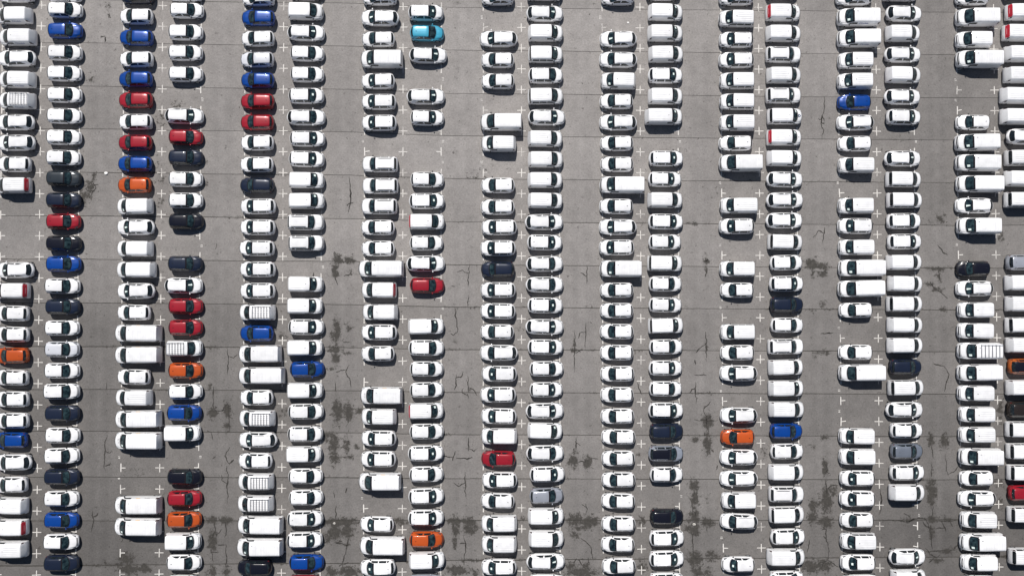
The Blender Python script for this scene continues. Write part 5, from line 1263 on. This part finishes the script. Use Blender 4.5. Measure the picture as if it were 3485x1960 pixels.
def parts_of(kind, fl, col):
    """list of (name, mesh, location, rotation z, index of the parent part or None)"""
    key = (kind, fl, col)
    if key in MESH: return MESH[key]
    S = SHAPES[kind]; base = kind.lower()
    W = WIN[base]; pm = PAINT[col]
    L = S.L; D = L - SHAPES[base].L
    sk = ('base', kind)
    if sk not in MESH:
        B = {}
        B['body'] = body_mesh(S, PAINT['W'])
        a, b = W['ws']
        B['windscreen'] = skin_patch('windscreen', S, a, b, 6.12, 9, FRIT, .006, 14, 12, (1, -1), round_shape(6.12, 9, .14, (1, 0)))
        da = (b - a)
        B['glass_pane'] = skin_patch('glass_pane', S, a + da * .10, b - da * .20, 6.75, 9, PANE, .010, 10, 10, (1, -1), round_shape(6.75, 9, .2))
        # how wide a strip of paper can lie on the windscreen
        B['bonnet'] = skin_patch('bonnet', S, .20 if not S.van else .24, S.cowl - .03, 6.1 if not S.van else 6.3, 9, PAINT['W'], .020, 12, 12, (1, -1), round_shape(6.1 if not S.van else 6.3, 9, .5, (1, 0)), .0)
        B['gap'] = skin_patch('bonnet_gap', S, .165 if not S.van else .205, S.cowl - .005, 5.92 if not S.van else 6.12, 9, BLACK, .010, 12, 12, (1, -1), round_shape(5.92 if not S.van else 6.12, 9, .5, (1, 0)))
        ws = []
        sw = list(W['side'])
        for (x0, x1) in sw:
            first = (x0 == sw[0][0]); last = (x1 == sw[-1][1])
            sh = None
            lo, hi = (4.25, 5.85)
            if S.van: lo, hi = 4.3, 5.6
            if last and not S.van: sh = lens_shape(lo, hi, .02, .55 if base != 'd' else .3)
            ws.append([skin_patch('side_window', S, x0, x1, lo, hi, SIDE, .006, 10, 6, (sg,), sh) for sg in (1, -1)])
        B['side'] = ws
        if base == 'k':
            xs = [(2.06, 2.86), (2.95, 3.72 + D)] if True else []
            B['kw'] = [[skin_patch('side_window', S, x0, x1, 4.3, 5.6, SIDE, .006, 8, 5, (sg,)) for sg in (1, -1)] for x0, x1 in xs]
            B['kwrear'] = skin_patch('rear_window', S, 3.95 + D, 4.12 + D, 6.25, 9, SIDE, .008, 8, 8, (1, -1), round_shape(6.25, 9, .15))
            B['kp'] = skin_patch('red_rear_panel', S, 3.95 + D, 4.17 + D, 6.15, 9, REDVINYL, .008, 10, 8, (1, -1), round_shape(6.15, 9, .15))
            B['swoosh'] = skin_patch('pale_swoosh', S, 4.08 + D, 4.11 + D, 8.0, 9, PINK, .013, 3, 5, (1, -1), round_shape(8.0, 9, .4))
            B['tail'] = [skin_patch('tail_light', S, 3.90 + D, 4.17 + D, 4.5, 5.95, TAILV, .008, 6, 5, (sg,)) for sg in (1, -1)]
        elif base == 'v':
            B['tail'] = [skin_patch('tail_light', S, 4.72 + D, 5.00 + D, 4.4, 5.9, TAILV, .008, 6, 5, (sg,)) for sg in (1, -1)]
        else:
            x0, x1 = W['rw']
            B['rear'] = skin_patch('rear_window', S, x0, x1, W['rwt'], 9, SIDE, .008, 10, 12, (1, -1), round_shape(W['rwt'], 9, .3, (0, 1)) if base != 'e' else round_shape(W['rwt'], 9, .5, (1, 1)))
            B['tail'] = [skin_patch('tail_light', S, L - .30, L - .09, 3.3, 4.7, TAIL, .008, 6, 5, (sg,), lens_shape(3.3, 4.7, .5, .2)) for sg in (1, -1)]
        hl = {'h': (.13, .50, 4.3, 6.0), 'e': (.14, .50, 4.3, 6.0), 's': (.12, .52, 4.3, 6.0), 'd': (.10, .34, 4.2, 5.8), 'k': (.14, .46, 4.0, 5.6), 'v': (.12, .50, 4.2, 5.9)}[base]
        B['head'] = [skin_patch('headlight', S, hl[0], hl[1], hl[2], hl[3], LAMPD if base in 'hs' else LAMP, .008, 8, 6, (sg,), lens_shape(hl[2], hl[3], .15, .55)) for sg in (1, -1)]
        gr = {'h': (.075, .135, 6.6), 'e': (.08, .13, 6.6), 's': (.07, .125, 6.6), 'd': (.06, .12, 6.4), 'k': (.05, .12, 6.6), 'v': (.075, .165, 5.6)}[base]
        B['grille'] = skin_patch('grille', S, gr[0], gr[1], gr[2], 9, BLACK, .008, 4, 10, (1, -1), round_shape(gr[2], 9, .4))
        r = {'h': .31, 'e': .32, 's': .33, 'd': .345, 'k': .32, 'v': .34}[base]
        B['wheel'] = wheel_mesh(r)
        B['r'] = r
        B['antenna'] = antenna_mesh()
        B['mirror_black'] = mirror_mesh(BLACK)
        if base == 'd':
            B['rails'] = [rail_mesh(S, 1.95, 3.65, sg * .56 if sg > 0 else .56, BLACK, .07, .06) for sg in (1, 1)]
        if base in 'es':
            B['rails'] = [rail_mesh(S, 2.0, L - .85, .545 if base == 'e' else .575, RAILG if base == 'e' else PAINT['W'], .035, .04)]
        if 0 <= 1:
            # a sheet of paper behind the glass: lies on the screen, near its foot
            xm = a + da * (.42 if base != 'k' else .40)
            wv = .10
            B['paper'] = {}
            for nm, y0, y1, xa, xb in (('mid', -.10, .16, .30, .52), ('side', .36, .60, .22, .50), ('wide', -.02, .20, .18, .66)):
                pts = []
                for uu in (xa, (xa + xb) / 2, xb):
                    row = []
                    for yy in np.linspace(y0, y1, 4):
                        ts = np.linspace(6.2, 9, 60)
                        x = a + da * uu
                        Pq = S.pt(np.full(60, x), ts, 1 if yy >= 0 else -1, .015)
                        row.append([float(np.interp(abs(yy), np.abs(Pq[::-1, 1]), Pq[::-1, 0])), yy * (1.0 if nm != 'wide' else (1.2 - uu)), float(np.interp(abs(yy), np.abs(Pq[::-1, 1]), Pq[::-1, 2]))])
                    pts.append(row)
                me = grid_mesh('windscreen_paper', np.array(pts), [PAPER])
                if me.polygons[0].normal.z < 0: me.flip_normals()
                B['paper'][nm] = me
        MESH[sk] = B
    B = MESH[sk]
    def recol(me, m):
        c = me.copy(); c.materials[0] = m
        return c
    out = []
    def add(name, me, loc=(0, 0, 0), rz=0.0, par=None):
        out.append((name, me, loc, rz, par)); return len(out) - 1
    ck = ('col', kind, col)
    if ck not in MESH:
        MESH[ck] = (recol(B['body'], pm), recol(B['bonnet'], pm), mirror_mesh(pm))
    body, bonnet, mir = MESH[ck]
    add('body', body)
    bn = add('bonnet', bonnet)
    add('bonnet_gap', B['gap'], par=bn)
    w = add('windscreen', B['windscreen'])
    add('glass_pane', B['glass_pane'], par=w)
    for pr in B['side']:
        for me in pr: add('side_window', me)
    if base == 'k':
        if 'w' in fl:
            for pr in B['kw']:
                for me in pr: add('side_window', me)
            add('rear_window', B['kwrear'])
        if 'p' in fl:
            q = add('red_rear_panel', B['kp']); add('pale_swoosh', B['swoosh'], par=q)
    elif base != 'v':
        add('rear_window', B['rear'])
    for me in B['tail']: add('tail_light', me)
    for me in B['head']: add('headlight', me)
    add('grille', B['grille'])
    wd = float(np.max(S.keys[:, 2])); r = B['r']
    xf, xr = .80 + (.06 if S.van else 0), L - .72
    for x in (xf, xr):
        for sg in (1, -1):
            add('wheel', B['wheel'], (L / 2 - x, sg * (wd - .085), r), 0.0 if sg > 0 else math.pi)
    zm = {'h': .99, 'e': 1.0, 's': 1.06, 'd': 1.12, 'k': 1.14, 'v': 1.25}[base]
    xm = {'h': 1.36, 'e': 1.40, 's': 1.30, 'd': 1.36, 'k': 1.16, 'v': 1.34}[base]
    blackm = base in 'dkvs' or (base == 'h' and col == 'W')
    for sg in (1, -1):
        add('door_mirror', B['mirror_black'] if blackm else mir, (L / 2 - xm, sg * (wd + .045), zm), 0.0 if sg > 0 else math.pi * 0)
    if base in 'hs':
        zt = float(S.pt(L - .86, 9.0)[0][2])
        add('roof_antenna', B['antenna'], (L / 2 - (L - .86), 0, zt - .01))
    if base in 'kv':
        xa = 1.85 if base == 'k' else 2.05
        zt = float(S.pt(xa, 9.0)[0][2])
        add('roof_antenna', B['antenna'], (L / 2 - xa, 0.0 if base == 'k' else -.4, zt - .03))
    if 'rails' in B:
        rm = B['rails'][0]
        if base == 's' and col != 'W': rm = recol(rm, pm)
        add('roof_rail', rm)
        ml = rm.copy()
        ml.transform(__import__('mathutils').Matrix.Scale(-1, 4, (0, 1, 0))); ml.flip_normals()
        add('roof_rail', ml)
    if col in 'XY':
        add('black_roof_panel', skin_patch('black_roof_panel', S, 1.76, 3.80, 6.1, 9, PAINT['K'], .009, 14, 12, (1, -1)))
    if 'r' in fl:
        x0, x1 = (1.85, 3.86 + D) if base == 'k' else (2.25, 4.85 + D)
        zt = float(S.pt((x0 + x1) / 2, 9.0)[0][2])
        nb = 7
        bm = bmesh.new(); box_bm(bm, (0, 0, 0), (.045, 1.36 if base == 'k' else 1.5, .035), .008)
        bar = from_bm('rack_bar', bm, [RACKM])
        bm = bmesh.new(); box_bm(bm, (0, 0, 0), (x1 - x0 + .06, .05, .05), .01)
        rail = from_bm('rack_rail', bm, [PAINT['S'] if base == 'v' else RACKM])
        bm = bmesh.new(); box_bm(bm, (0, 0, 0), (.07, .05, .12), .01)
        foot = from_bm('rack_foot', bm, [BLACK])
        yr = .66 if base == 'k' else .73
        rk = add('roof_rack', rail, (L / 2 - (x0 + x1) / 2, yr, zt + .11))
        def sub(nm, me, x, y, z): add(nm, me, (x - (L / 2 - (x0 + x1) / 2), y - yr, z - (zt + .11)), 0, rk)
        sub('rack_rail', rail, L / 2 - (x0 + x1) / 2, -yr, zt + .11)
        for i in range(nb):
            x = x0 + (x1 - x0) * i / (nb - 1)
            sub('rack_bar', bar, L / 2 - x, 0, zt + .13)
            if i % 2 == 0:
                for sg in (1, -1): sub('rack_foot', foot, L / 2 - x, sg * yr, zt + .03)
    MESH[key] = out
    return out

def wrap_text(S, me, xc, tc, sg, facing, off=.012):
    """lay a flat text mesh (x along the side, y upwards) on the flank or bonnet of a vehicle"""
    m2 = me.copy()
    for v in m2.vertices:
        if tc is not None:                       # flank: x along the car, y over the section
            x = xc + v.co.x * sg
            P = S.pt([x], [tc + v.co.y * 2.6], sg, off)[0]
        v.co = P
    m2.update()
    return m2
def bonnet_text(S, me, xc, off=.02):
    m2 = me.copy()
    for v in m2.vertices:
        x = xc - v.co.y; y = -v.co.x
        ts = np.linspace(6.2, 9, 50)
        Pq = S.pt(np.full(50, x), ts, 1 if y >= 0 else -1, off)
        z = float(np.interp(abs(y), np.abs(Pq[::-1, 1]), Pq[::-1, 2])); X = float(np.interp(abs(y), np.abs(Pq[::-1, 1]), Pq[::-1, 0]))
        v.co = (X, y, z)
    m2.update()
    return m2

CHUBB = text_mesh('side_lettering', 'Chubb', .42, BLUEINK)
HERTZ = text_mesh('side_lettering', 'Hertz', .26, GREYINK)
TXT = {}
def extras(kind, fl, face):
    """printed marks: flank lettering, bonnet lettering, badges"""
    key = ('x', kind, fl)
    if key in TXT: return TXT[key]
    S = SHAPES[kind]; out = []
    if 't' in fl:
        xc = 2.75 if S.k in 'kK' else 3.0
        for sg in (1, -1):
            out.append(('side_lettering', wrap_text(S, CHUBB, xc, 4.95, sg, sg)))
        if S.k in 'kK':
            d = S.L - 4.28
            pass
    if 'z' in fl:
        for sg in (1, -1):
            out.append(('side_lettering', wrap_text(S, HERTZ, 4.05, 5.0, sg, sg)))
            out.append(('amber_block', skin_patch('amber_block', S, 2.75, 3.25, 4.85, 5.25, YELINK, .01, 4, 4, (sg,))))
        out.append(('bonnet_lettering', bonnet_text(S, HERTZ, .60)))
    if 'g' in fl:
        bm = bmesh.new(); box_bm(bm, (0, 0, 0), (.10, .17, .006))
        zt = float(S.pt(.50, 9.0)[0][2])
        bm.transform(__import__('mathutils').Matrix.Translation((S.L / 2 - .50, 0, zt + .02)))
        out.append(('bonnet_badge', from_bm('bonnet_badge', bm, [simple('badge_print', (.10, .04, .05), .5)])))
    if 'q' in fl:
        BX = S.L / 2 - .50
        vs = []; n = 14
        for i in range(n):
            a = 2 * math.pi * i / n
            rr = .17 * (1 + .18 * math.cos(3 * a))
            bx, by = BX + rr * math.cos(a), rr * math.sin(a)
            vs.append((bx, by, float(S.pt(S.L / 2 - bx, 9.0)[0][2]) + .028))
        out.append(('shield_badge', mesh('shield_badge', vs, [list(range(n))], [NAVYINK], False)))
        vs2 = [(BX + (x - BX) * .4, y * .4, float(S.pt(S.L / 2 - BX - (x - BX) * .4, 9.0)[0][2]) + .036) for x, y, z in vs]
        out.append(('shield_emblem', mesh('shield_emblem', vs2, [list(range(n))], [PAPER], False)))
    TXT[key] = out
    return out

NAME = {'h': ('hatchback', 'hatchback', 'hatchbacks parked in the rows'), 'e': ('estate_car', 'estate car', 'estate cars parked in the rows'),
        's': ('crossover', 'crossover', 'crossovers parked in the rows'), 'd': ('suv', 'suv', 'off-roaders with black roof rails'),
        'k': ('small_van', 'small van', 'small vans parked in the rows'), 'v': ('large_van', 'van', 'large vans parked in the rows')}
PROTO = {}
rng = random.Random(3)
for line in CARS.strip().split('\n'):
    c_, x_, y_, kf, col, pap, label = line.split('|')
    kind, fl = kf[0], kf[1:]
    base = kind.lower()
    face = -1 if int(c_) % 2 else 1
    key = (kind, fl, col)
    nm, cat, grp = NAME[base]
    rz = (math.pi if face < 0 else 0.0) + rng.gauss(0, R(.55))
    if key not in PROTO:
        root = bpy.data.objects.new(nm, None)
        root.empty_display_size = .5
        COL.objects.link(root)
        kids = []
        plist = parts_of(kind, fl, col)
        for pn, me, loc, prz, par in plist:
            o = bpy.data.objects.new(pn, me); COL.objects.link(o)
            o.parent = root if par is None else kids[par]
            o.location = loc; o.rotation_euler = (0, 0, prz)
            kids.append(o)
        for pn, me in extras(kind, fl, face):
            o = bpy.data.objects.new(pn, me); COL.objects.link(o); o.parent = root
            kids.append(o)
        PROTO[key] = (root, kids)
    else:
        r0, k0 = PROTO[key]
        root = r0.copy(); COL.objects.link(root)
        mp = {r0: root}
        for k in k0:
            q = k.copy(); COL.objects.link(q)
            q.parent = mp[k.parent]; mp[k] = q
    root.location = (float(x_), float(y_), 0.0)
    root.rotation_euler = (0, 0, rz)
    root.scale = (1 + rng.uniform(-.014, .014), 1 + rng.uniform(.004, .03), 1 + rng.uniform(-.012, .012))
    root['label'] = label; root['category'] = cat; root['group'] = grp
    if pap == '1':
        pc = MESH[('base', kind)]['paper'][{'h': 'mid', 's': 'mid', 'e': 'wide', 'd': 'mid', 'k': 'side', 'K': 'side', 'v': 'side', 'V': 'side'}[kind]]
        q = bpy.data.objects.new('windscreen_paper', pc); COL.objects.link(q); q.parent = root

# ------------------------------------------------------------------ litter and stones
def scrap(name, x, y, r, mat, label, cat, seed, h=.06):
    rr = random.Random(seed)
    bm = bmesh.new()
    bmesh.ops.create_icosphere(bm, subdivisions=2, radius=1)
    for v in bm.verts:
        k = 1 + .45 * noise.noise((v.co.x * 2 + seed, v.co.y * 2, v.co.z * 2))
        v.co = Vector((v.co.x * r * k, v.co.y * r * k * .8, max(0.0, v.co.z * h * k + h * .6)))
    o = link(name, from_bm(name, bm, [mat]))
    o.location = (x, y, .003)
    o['label'] = label; o['category'] = cat
    return o
lx, ly = LITTER[0]
scrap('litter_scrap', lx, ly, .22, LITTERM, 'crumpled white litter lying on the joint left of the blue and orange hatchbacks', 'litter', 3, .10)
lx, ly = LITTER[1]
scrap('litter_scrap', lx, ly, .13, LITTERM, 'small white litter scrap in the empty bay near the top, eleventh column from left', 'litter', 8, .06)
lx, ly = LITTER[2]
scrap('stone_slab', lx, ly, .20, STONE, 'pale stone lying on the dark stain beside the black hatchback near the bottom', 'stone', 5, .05)
lx, ly = LITTER[3]
scrap('stone_slab', lx, ly, .17, STONE, 'pale stone lying on the dark joint stain between sixth and seventh columns', 'stone', 6, .05)
